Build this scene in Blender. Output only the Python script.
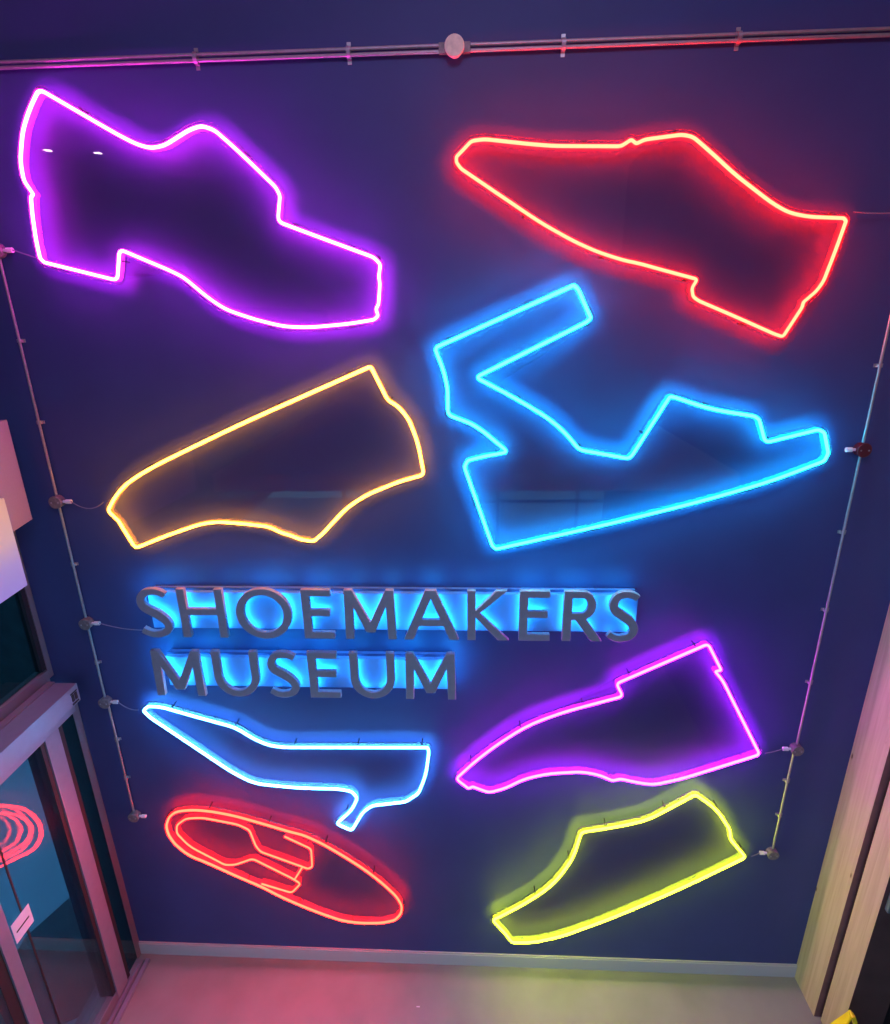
import bpy, bmesh, math, random
from mathutils import Vector, Matrix
random.seed(7)
for o in list(bpy.data.objects):
    bpy.data.objects.remove(o, do_unlink=True)
scn = bpy.context.scene
C = scn.collection

# ---------------------------------------------------------------- camera
cam_d = bpy.data.cameras.new('camera')
cam = bpy.data.objects.new('camera', cam_d); C.objects.link(cam)
cam_d.sensor_fit = 'HORIZONTAL'; cam_d.sensor_width = 36.0; cam_d.lens = 575.0 / 890.0 * 36.0
cam_d.clip_start = 0.02; cam_d.clip_end = 200
cam.matrix_world = Matrix(((0.998934, 0.000241, 0.046154, 0.0),
                           (0.043671, 0.318702, -0.946849, -3.1),
                           (-0.014937, 0.947855, 0.318351, 4.721),
                           (0, 0, 0, 1)))
scn.camera = cam
# ---------------------------------------------------------------- world, exposure
w = bpy.data.worlds.new('dusk'); scn.world = w; w.use_nodes = True
w.node_tree.nodes['Background'].inputs[0].default_value = (0.16, 0.40, 0.62, 1)
w.node_tree.nodes['Background'].inputs[1].default_value = 3.2
scn.view_settings.view_transform = 'Standard'
scn.view_settings.look = 'None'
scn.view_settings.gamma = 1.0
scn.view_settings.use_curve_mapping = False
scn.view_settings.exposure = 0.0
scn.cycles.transparent_max_bounces = 24

def area_light(name, loc, size, power, col, rot=(0, 0, 0)):
    l = bpy.data.lights.new(name, 'AREA'); l.energy = power; l.size = size; l.color = col
    o = bpy.data.objects.new(name, l); C.objects.link(o); o.location = loc; o.rotation_euler = rot
    return o
# added fill lights, unseen: above the gallery behind the camera and under its floor
area_light('gallery_fill_light', (0.2, -3.0, 7.1), 1.9, 80, (0.68, 0.62, 1.0))
area_light('undercroft_fill_light', (0.0, -6.3, 2.95), 2.0, 28, (0.85, 0.93, 1.0))

NEON = {
  'boot': ([(-1.9997, 5.7266), (-1.9923, 5.7337), (-1.9843, 5.7381), (-1.9759, 5.7396), (-1.9669, 5.7383), (-1.9574, 5.7342), (-1.8799, 5.6903), (-1.8488, 5.6725), (-1.8176, 5.6548), (-1.7866, 5.637), (-1.7585, 5.6209), (-1.7343, 5.607), (-1.71, 5.5933), (-1.6856, 5.5796), (-1.6644, 5.5678), (-1.6447, 5.5571), (-1.6249, 5.5468), (-1.6049, 5.5368), (-1.5877, 5.5284), (-1.5712, 5.521), (-1.5543, 5.5146), (-1.537, 5.5093), (-1.527, 5.5066), (-1.5164, 5.5042), (-1.5059, 5.5026), (-1.4952, 5.5019), (-1.4845, 5.5021), (-1.4737, 5.5032), (-1.462, 5.5048), (-1.4509, 5.5067), (-1.4399, 5.5092), (-1.4292, 5.5124), (-1.4186, 5.5162), (-1.4083, 5.5207), (-1.3306, 5.557), (-1.3147, 5.5639), (-1.2984, 5.5696), (-1.2817, 5.5743), (-1.2642, 5.5785), (-1.2572, 5.5799), (-1.2502, 5.5804), (-1.2432, 5.5803), (-1.2363, 5.5794), (-1.2293, 5.5777), (-1.2132, 5.5729), (-1.2037, 5.5697), (-1.1946, 5.5657), (-1.1859, 5.561), (-1.1776, 5.5555), (-1.1698, 5.5493), (-1.1339, 5.5184), (-1.1075, 5.4954), (-1.0815, 5.4718), (-1.0559, 5.4479), (-0.9381, 5.3357), (-0.9335, 5.331), (-0.9293, 5.3259), (-0.9255, 5.3206), (-0.9221, 5.3149), (-0.9192, 5.309), (-0.9146, 5.2989), (-0.913, 5.2945), (-0.9119, 5.2901), (-0.9114, 5.2856), (-0.9115, 5.281), (-0.9121, 5.2764), (-0.9269, 5.2046), (-0.9278, 5.1943), (-0.9262, 5.1855), (-0.9221, 5.1781), (-0.9154, 5.1721), (-0.9062, 5.1675), (-0.8151, 5.1339), (-0.7584, 5.1131), (-0.7017, 5.0924), (-0.6449, 5.0718), (-0.4924, 5.0166), (-0.4857, 5.0138), (-0.4793, 5.0104), (-0.4733, 5.0064), (-0.4676, 5.0019), (-0.4624, 4.9968), (-0.4539, 4.9879), (-0.4508, 4.9839), (-0.4485, 4.9797), (-0.4472, 4.9752), (-0.4469, 4.9704), (-0.4474, 4.9654), (-0.4539, 4.9325), (-0.4547, 4.9279), (-0.4551, 4.9233), (-0.4552, 4.9187), (-0.4549, 4.914), (-0.4543, 4.9094), (-0.4536, 4.905), (-0.453, 4.9004), (-0.4526, 4.8958), (-0.4525, 4.8911), (-0.4526, 4.8865), (-0.4531, 4.8818), (-0.4618, 4.8078), (-0.4626, 4.8032), (-0.4637, 4.7988), (-0.4652, 4.7946), (-0.4671, 4.7905), (-0.4694, 4.7865), (-0.4736, 4.78), (-0.4751, 4.7771), (-0.476, 4.7742), (-0.4764, 4.7712), (-0.4763, 4.7682), (-0.4756, 4.765), (-0.4711, 4.7495), (-0.4704, 4.7463), (-0.4705, 4.7432), (-0.4714, 4.7404), (-0.473, 4.7379), (-0.4753, 4.7355), (-0.4842, 4.728), (-0.4869, 4.726), (-0.4898, 4.7243), (-0.4929, 4.7229), (-0.4961, 4.7219), (-0.4995, 4.7212), (-0.566, 4.7119), (-0.6023, 4.7072), (-0.6387, 4.7034), (-0.6752, 4.7003), (-0.7682, 4.6937), (-0.8044, 4.6918), (-0.8407, 4.6913), (-0.877, 4.6922), (-0.8977, 4.6932), (-0.9338, 4.696), (-0.9695, 4.7012), (-1.0049, 4.7088), (-1.0473, 4.7195), (-1.0869, 4.7301), (-1.126, 4.742), (-1.1648, 4.7551), (-1.206, 4.7697), (-1.2213, 4.7756), (-1.2362, 4.7823), (-1.2507, 4.7897), (-1.2648, 4.798), (-1.2785, 4.8069), (-1.2914, 4.8159), (-1.3136, 4.8319), (-1.3351, 4.8488), (-1.356, 4.8665), (-1.413, 4.9169), (-1.4287, 4.9296), (-1.4452, 4.9408), (-1.4628, 4.9506), (-1.4731, 4.9558), (-1.4912, 4.9647), (-1.5095, 4.9732), (-1.5279, 4.9814), (-1.7121, 5.06), (-1.7216, 5.0629), (-1.7297, 5.0627), (-1.7364, 5.0595), (-1.7415, 5.0532), (-1.7452, 5.044), (-1.7695, 4.9551), (-1.7732, 4.9457), (-1.7785, 4.9389), (-1.7854, 4.9349), (-1.7939, 4.9336), (-1.804, 4.935), (-2.1277, 5.017), (-2.1305, 5.0179), (-2.1332, 5.0191), (-2.1356, 5.0206), (-2.1379, 5.0225), (-2.14, 5.0246), (-2.1465, 5.0323), (-2.1483, 5.0346), (-2.1497, 5.0371), (-2.1507, 5.0398), (-2.1513, 5.0426), (-2.1516, 5.0456), (-2.152, 5.0849), (-2.1519, 5.1075), (-2.151, 5.1301), (-2.1494, 5.1527), (-2.1443, 5.2109), (-2.1423, 5.2304), (-2.1399, 5.2499), (-2.1369, 5.2693), (-2.1312, 5.3038), (-2.1307, 5.306), (-2.1299, 5.308), (-2.1289, 5.3099), (-2.1276, 5.3116), (-2.126, 5.3132), (-2.1203, 5.3183), (-2.1189, 5.3198), (-2.118, 5.3215), (-2.1177, 5.3232), (-2.118, 5.3251), (-2.1188, 5.327), (-2.1383, 5.3635), (-2.1417, 5.3707), (-2.1443, 5.3781), (-2.146, 5.3856), (-2.1469, 5.3934), (-2.147, 5.4014), (-2.1458, 5.4279), (-2.1448, 5.4414), (-2.1431, 5.4547), (-2.1406, 5.4679), (-2.1373, 5.4809), (-2.1332, 5.4938), (-2.1159, 5.5437), (-2.1056, 5.5701), (-2.0933, 5.5956), (-2.0789, 5.62), (-2.0702, 5.6337), (-2.0544, 5.6573), (-2.0376, 5.6802), (-2.0198, 5.7024)], [(-2.0188, 5.7443), (-2.0078, 5.7549), (-1.9931, 5.7629), (-1.9763, 5.766), (-1.9597, 5.7636), (-1.9458, 5.7575), (-1.8671, 5.7129), (-1.8359, 5.6951), (-1.8047, 5.6773), (-1.7736, 5.6595), (-1.7456, 5.6434), (-1.7214, 5.6296), (-1.6972, 5.6159), (-1.6729, 5.6023), (-1.6518, 5.5906), (-1.6325, 5.5801), (-1.6131, 5.57), (-1.5934, 5.5601), (-1.5767, 5.552), (-1.5613, 5.545), (-1.5459, 5.5392), (-1.5298, 5.5343), (-1.5206, 5.5318), (-1.5116, 5.5297), (-1.5031, 5.5285), (-1.4946, 5.5279), (-1.486, 5.5281), (-1.4768, 5.529), (-1.4659, 5.5305), (-1.456, 5.5322), (-1.4465, 5.5344), (-1.4373, 5.5371), (-1.4282, 5.5404), (-1.419, 5.5444), (-1.3413, 5.5808), (-1.3241, 5.5881), (-1.3062, 5.5944), (-1.2882, 5.5994), (-1.2697, 5.604), (-1.2607, 5.6057), (-1.251, 5.6065), (-1.2412, 5.6062), (-1.2315, 5.605), (-1.2226, 5.6028), (-1.2053, 5.5977), (-1.1943, 5.5939), (-1.1831, 5.5891), (-1.1725, 5.5833), (-1.1624, 5.5766), (-1.1532, 5.5693), (-1.1168, 5.5381), (-1.0902, 5.5148), (-1.0639, 5.491), (-1.0381, 5.4668), (-0.9198, 5.3542), (-0.9141, 5.3484), (-0.9086, 5.3418), (-0.9037, 5.3348), (-0.8993, 5.3274), (-0.8957, 5.3201), (-0.8906, 5.3088), (-0.8881, 5.3022), (-0.8862, 5.2946), (-0.8854, 5.2868), (-0.8855, 5.2789), (-0.8865, 5.2719), (-0.9011, 5.2007), (-0.9016, 5.1954), (-0.9014, 5.1943), (-0.9015, 5.1945), (-0.9007, 5.1938), (-0.8959, 5.1914), (-0.8061, 5.1583), (-0.7494, 5.1375), (-0.6928, 5.1168), (-0.636, 5.0962), (-0.483, 5.0408), (-0.4746, 5.0373), (-0.4661, 5.0328), (-0.458, 5.0275), (-0.4504, 5.0215), (-0.4439, 5.0151), (-0.4343, 5.005), (-0.4289, 4.9982), (-0.4243, 4.9895), (-0.4215, 4.9798), (-0.4208, 4.97), (-0.4217, 4.9614), (-0.4283, 4.9279), (-0.4289, 4.9247), (-0.4291, 4.9219), (-0.4291, 4.9192), (-0.429, 4.9164), (-0.4286, 4.9132), (-0.4279, 4.9089), (-0.4271, 4.9032), (-0.4266, 4.8971), (-0.4265, 4.891), (-0.4267, 4.8849), (-0.4272, 4.8791), (-0.4361, 4.8041), (-0.4371, 4.7979), (-0.4388, 4.7912), (-0.4411, 4.7847), (-0.444, 4.7785), (-0.4472, 4.773), (-0.4506, 4.7683), (-0.4504, 4.7699), (-0.4458, 4.7556), (-0.4443, 4.7483), (-0.4447, 4.739), (-0.4475, 4.7298), (-0.4523, 4.7218), (-0.4576, 4.7164), (-0.468, 4.7077), (-0.4724, 4.7043), (-0.4779, 4.7011), (-0.4836, 4.6985), (-0.4897, 4.6966), (-0.4951, 4.6956), (-0.5625, 4.6861), (-0.5993, 4.6814), (-0.6363, 4.6775), (-0.6732, 4.6744), (-0.7666, 4.6678), (-0.8036, 4.6658), (-0.8408, 4.6653), (-0.8779, 4.6663), (-0.8993, 4.6672), (-0.9367, 4.6701), (-0.9742, 4.6756), (-1.0108, 4.6835), (-1.0538, 4.6943), (-1.094, 4.7051), (-1.1339, 4.7172), (-1.1733, 4.7305), (-1.2151, 4.7453), (-1.2313, 4.7516), (-1.2475, 4.7588), (-1.2632, 4.7669), (-1.2785, 4.7758), (-1.2931, 4.7854), (-1.3064, 4.7947), (-1.3292, 4.8112), (-1.3516, 4.8287), (-1.373, 4.8469), (-1.4298, 4.8971), (-1.4442, 4.9087), (-1.4589, 4.9187), (-1.475, 4.9277), (-1.4847, 4.9325), (-1.5024, 4.9413), (-1.5202, 4.9495), (-1.5383, 4.9575), (-1.721, 5.0355), (-1.7205, 5.0357), (-1.7448, 4.9469), (-1.7504, 4.9325), (-1.7612, 4.9189), (-1.7766, 4.91), (-1.7937, 4.9073), (-1.809, 4.9094), (-2.1348, 4.992), (-2.1399, 4.9936), (-2.1455, 4.9961), (-2.1507, 4.9994), (-2.1555, 5.0032), (-2.1592, 5.0071), (-2.1668, 5.016), (-2.1702, 5.0205), (-2.1734, 5.0262), (-2.1757, 5.0324), (-2.1771, 5.0388), (-2.1776, 5.0444), (-2.178, 5.0848), (-2.1779, 5.1081), (-2.177, 5.1315), (-2.1754, 5.1547), (-2.1702, 5.2133), (-2.1682, 5.2333), (-2.1656, 5.2535), (-2.1626, 5.2734), (-2.1567, 5.3089), (-2.1556, 5.3136), (-2.1536, 5.319), (-2.1507, 5.3241), (-2.1473, 5.3287), (-2.1615, 5.3518), (-2.1658, 5.3608), (-2.1693, 5.3709), (-2.1717, 5.3812), (-2.1729, 5.3918), (-2.173, 5.4018), (-2.1718, 5.4294), (-2.1707, 5.444), (-2.1688, 5.4588), (-2.166, 5.4735), (-2.1623, 5.488), (-2.1579, 5.5019), (-2.1403, 5.5527), (-2.1294, 5.5806), (-2.1162, 5.6078), (-2.1011, 5.6336), (-2.0919, 5.648), (-2.0757, 5.6723), (-2.0582, 5.6961), (-2.04, 5.7189)]),
  'brogue': ([(-0.0654, 5.4013), (-0.0669, 5.4034), (-0.0681, 5.4057), (-0.0689, 5.4081), (-0.0693, 5.4106), (-0.0695, 5.4132), (-0.0694, 5.422), (-0.0692, 5.4246), (-0.0686, 5.427), (-0.0675, 5.4292), (-0.0661, 5.4312), (-0.0643, 5.4331), (-0.0501, 5.4454), (-0.0408, 5.4535), (-0.0316, 5.4617), (-0.0224, 5.4699), (-0.0114, 5.48), (-0.007, 5.4835), (-0.0023, 5.4864), (0.0026, 5.4886), (0.0079, 5.4902), (0.0134, 5.4911), (0.0335, 5.4933), (0.0501, 5.4944), (0.0666, 5.4943), (0.0832, 5.4929), (0.2257, 5.4756), (0.2551, 5.4722), (0.2846, 5.469), (0.314, 5.4662), (0.3309, 5.4646), (0.3604, 5.4621), (0.3899, 5.4603), (0.4195, 5.4591), (0.6623, 5.4519), (0.6684, 5.4521), (0.6742, 5.4529), (0.68, 5.4543), (0.6855, 5.4563), (0.6909, 5.459), (0.7142, 5.4723), (0.7173, 5.4736), (0.7203, 5.4743), (0.7233, 5.4741), (0.7262, 5.4732), (0.7292, 5.4716), (0.7388, 5.4649), (0.7418, 5.4633), (0.7448, 5.4623), (0.7478, 5.462), (0.751, 5.4623), (0.7542, 5.4634), (0.7667, 5.4687), (0.7727, 5.4711), (0.7788, 5.473), (0.7851, 5.4746), (0.7914, 5.4758), (0.7978, 5.4766), (0.9225, 5.4882), (0.9312, 5.4888), (0.9398, 5.4889), (0.9485, 5.4884), (0.9571, 5.4875), (0.9656, 5.4861), (0.9738, 5.4845), (0.9822, 5.4825), (0.9903, 5.4798), (0.9981, 5.4765), (1.0057, 5.4724), (1.0129, 5.4676), (1.0504, 5.4406), (1.0769, 5.4212), (1.1033, 5.4016), (1.1294, 5.3817), (1.1552, 5.3617), (1.1868, 5.338), (1.219, 5.3151), (1.2519, 5.293), (1.3508, 5.2284), (1.3729, 5.2145), (1.3956, 5.2013), (1.4186, 5.189), (1.4319, 5.1821), (1.446, 5.1753), (1.4604, 5.1693), (1.4751, 5.1641), (1.4901, 5.1597), (1.5053, 5.156), (1.5201, 5.1529), (1.5458, 5.1481), (1.5718, 5.1446), (1.5979, 5.1424), (1.717, 5.1356), (1.719, 5.1354), (1.7208, 5.1348), (1.7225, 5.134), (1.7241, 5.1329), (1.7256, 5.1315), (1.7302, 5.1264), (1.7314, 5.1248), (1.7323, 5.1232), (1.7328, 5.1214), (1.7329, 5.1195), (1.7327, 5.1175), (1.7212, 5.0544), (1.715, 5.0215), (1.7084, 4.9886), (1.7015, 4.9559), (1.6859, 4.8849), (1.6838, 4.8768), (1.6813, 4.8689), (1.6784, 4.8612), (1.675, 4.8537), (1.6711, 4.8463), (1.6672, 4.8394), (1.6629, 4.8323), (1.6582, 4.8254), (1.6531, 4.8189), (1.6476, 4.8127), (1.6417, 4.8069), (1.6092, 4.7763), (1.6074, 4.7743), (1.6059, 4.7721), (1.6048, 4.7698), (1.6041, 4.7672), (1.6037, 4.7645), (1.6033, 4.758), (1.6029, 4.7542), (1.6022, 4.7504), (1.6011, 4.7467), (1.5998, 4.7431), (1.5982, 4.7396), (1.5404, 4.6245), (1.5377, 4.6203), (1.5344, 4.6174), (1.5306, 4.6158), (1.5263, 4.6155), (1.5214, 4.6165), (1.5093, 4.6204), (1.4973, 4.6244), (1.4854, 4.6288), (1.4737, 4.6336), (1.3827, 4.6719), (1.3303, 4.6939), (1.2778, 4.7156), (1.2252, 4.7372), (1.1191, 4.7803), (1.1102, 4.7843), (1.1016, 4.7889), (1.0933, 4.7941), (1.0851, 4.7996), (1.0819, 4.8022), (1.0791, 4.805), (1.0768, 4.8082), (1.075, 4.8118), (1.0737, 4.8157), (1.0692, 4.8323), (1.0683, 4.8368), (1.0681, 4.8413), (1.0686, 4.8457), (1.0697, 4.8501), (1.0715, 4.8543), (1.0806, 4.8718), (1.0823, 4.8763), (1.0825, 4.88), (1.0811, 4.8831), (1.0782, 4.8855), (1.0737, 4.8872), (0.9999, 4.9066), (0.9618, 4.9167), (0.9237, 4.9268), (0.8856, 4.9371), (0.839, 4.9498), (0.8174, 4.9555), (0.7958, 4.9606), (0.774, 4.9654), (0.7615, 4.9679), (0.7398, 4.9727), (0.7182, 4.9783), (0.6968, 4.9845), (0.6531, 4.9979), (0.6205, 5.0085), (0.5883, 5.0202), (0.5565, 5.033), (0.5384, 5.0406), (0.5069, 5.0543), (0.4759, 5.0689), (0.4452, 5.0843), (0.3828, 5.1167), (0.347, 5.1359), (0.3118, 5.156), (0.277, 5.1769), (0.2573, 5.1891), (0.2228, 5.2105), (0.1883, 5.2319), (0.1538, 5.2534), (-0.0363, 5.3721), (-0.041, 5.3752), (-0.0455, 5.3787), (-0.0497, 5.3825), (-0.0537, 5.3866), (-0.0573, 5.3909)], [(-0.0864, 5.3859), (-0.0893, 5.3902), (-0.0921, 5.3956), (-0.0941, 5.4014), (-0.0952, 5.4074), (-0.0955, 5.4126), (-0.0954, 5.4233), (-0.0949, 5.429), (-0.0931, 5.4358), (-0.0902, 5.4422), (-0.0862, 5.4479), (-0.0821, 5.4521), (-0.0671, 5.465), (-0.058, 5.473), (-0.0489, 5.4811), (-0.0399, 5.4892), (-0.0283, 5.4997), (-0.022, 5.5048), (-0.0145, 5.5094), (-0.0065, 5.513), (0.0019, 5.5155), (0.0099, 5.5169), (0.0312, 5.5192), (0.0493, 5.5204), (0.0678, 5.5203), (0.0858, 5.5188), (0.2288, 5.5015), (0.258, 5.498), (0.2872, 5.4949), (0.3165, 5.492), (0.3331, 5.4905), (0.3622, 5.4881), (0.3912, 5.4863), (0.4204, 5.4851), (0.6624, 5.4779), (0.6664, 5.478), (0.6694, 5.4784), (0.6723, 5.4792), (0.6751, 5.4802), (0.6787, 5.482), (0.7025, 5.4955), (0.7093, 5.4985), (0.7182, 5.5004), (0.7276, 5.5), (0.7364, 5.4973), (0.7429, 5.4937), (0.7569, 5.4928), (0.764, 5.4956), (0.7717, 5.498), (0.7795, 5.5), (0.7874, 5.5015), (0.795, 5.5024), (0.9205, 5.5141), (0.9302, 5.5148), (0.9404, 5.5149), (0.9505, 5.5144), (0.9606, 5.5133), (0.9702, 5.5117), (0.9793, 5.5099), (0.9893, 5.5076), (0.9996, 5.5041), (1.0095, 5.4999), (1.019, 5.4947), (1.0276, 5.489), (1.0657, 5.4616), (1.0924, 5.4422), (1.1189, 5.4224), (1.1452, 5.4023), (1.171, 5.3824), (1.2022, 5.359), (1.2338, 5.3365), (1.2662, 5.3147), (1.3648, 5.2503), (1.3864, 5.2367), (1.4082, 5.224), (1.4307, 5.212), (1.4435, 5.2054), (1.4567, 5.1991), (1.4698, 5.1936), (1.4832, 5.1888), (1.4968, 5.1848), (1.511, 5.1814), (1.5251, 5.1784), (1.5499, 5.1738), (1.5746, 5.1705), (1.5997, 5.1684), (1.7194, 5.1615), (1.7243, 5.1609), (1.7301, 5.1592), (1.7357, 5.1566), (1.7407, 5.1531), (1.7442, 5.1497), (1.7502, 5.1431), (1.7535, 5.1388), (1.7566, 5.1327), (1.7585, 5.1261), (1.759, 5.1193), (1.7585, 5.1139), (1.7468, 5.0496), (1.7406, 5.0165), (1.7339, 4.9834), (1.7269, 4.9504), (1.7112, 4.8789), (1.7089, 4.8698), (1.7059, 4.8604), (1.7024, 4.8512), (1.6983, 4.8422), (1.6939, 4.8339), (1.6896, 4.8263), (1.6847, 4.8181), (1.6791, 4.81), (1.6731, 4.8023), (1.6665, 4.7949), (1.6598, 4.7882), (1.6277, 4.758), (1.6278, 4.7581), (1.6285, 4.7592), (1.6292, 4.7605), (1.6296, 4.7618), (1.6296, 4.7619), (1.6292, 4.7558), (1.6286, 4.7504), (1.6275, 4.7446), (1.626, 4.7389), (1.6239, 4.7333), (1.6217, 4.7283), (1.563, 4.6116), (1.5576, 4.6033), (1.5485, 4.5951), (1.5367, 4.5902), (1.5245, 4.5894), (1.5148, 4.5914), (1.5012, 4.5957), (1.4887, 4.5999), (1.4761, 4.6046), (1.4638, 4.6095), (1.3726, 4.6479), (1.3203, 4.6699), (1.2679, 4.6916), (1.2153, 4.7131), (1.1089, 4.7564), (1.0988, 4.761), (1.0885, 4.7664), (1.0791, 4.7723), (1.0699, 4.7786), (1.0645, 4.7828), (1.0591, 4.7884), (1.0545, 4.7947), (1.051, 4.8016), (1.0488, 4.8081), (1.0438, 4.8264), (1.0424, 4.8337), (1.042, 4.8421), (1.0429, 4.8505), (1.0451, 4.8586), (1.048, 4.8655), (0.9933, 4.8814), (0.9551, 4.8915), (0.9169, 4.9017), (0.8788, 4.9121), (0.8323, 4.9247), (0.8111, 4.9302), (0.79, 4.9353), (0.7686, 4.9399), (0.7561, 4.9425), (0.7338, 4.9475), (0.7114, 4.9532), (0.6894, 4.9596), (0.6453, 4.9731), (0.6121, 4.9839), (0.579, 4.9959), (0.5466, 5.009), (0.5281, 5.0167), (0.4962, 5.0307), (0.4645, 5.0455), (0.4334, 5.0612), (0.3707, 5.0937), (0.3345, 5.1131), (0.2986, 5.1335), (0.2634, 5.1547), (0.2436, 5.167), (0.2091, 5.1884), (0.1746, 5.2099), (0.1401, 5.2314), (-0.0505, 5.3502), (-0.0563, 5.3542), (-0.0622, 5.3588), (-0.0678, 5.3638), (-0.073, 5.3691), (-0.0775, 5.3746)]),
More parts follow.
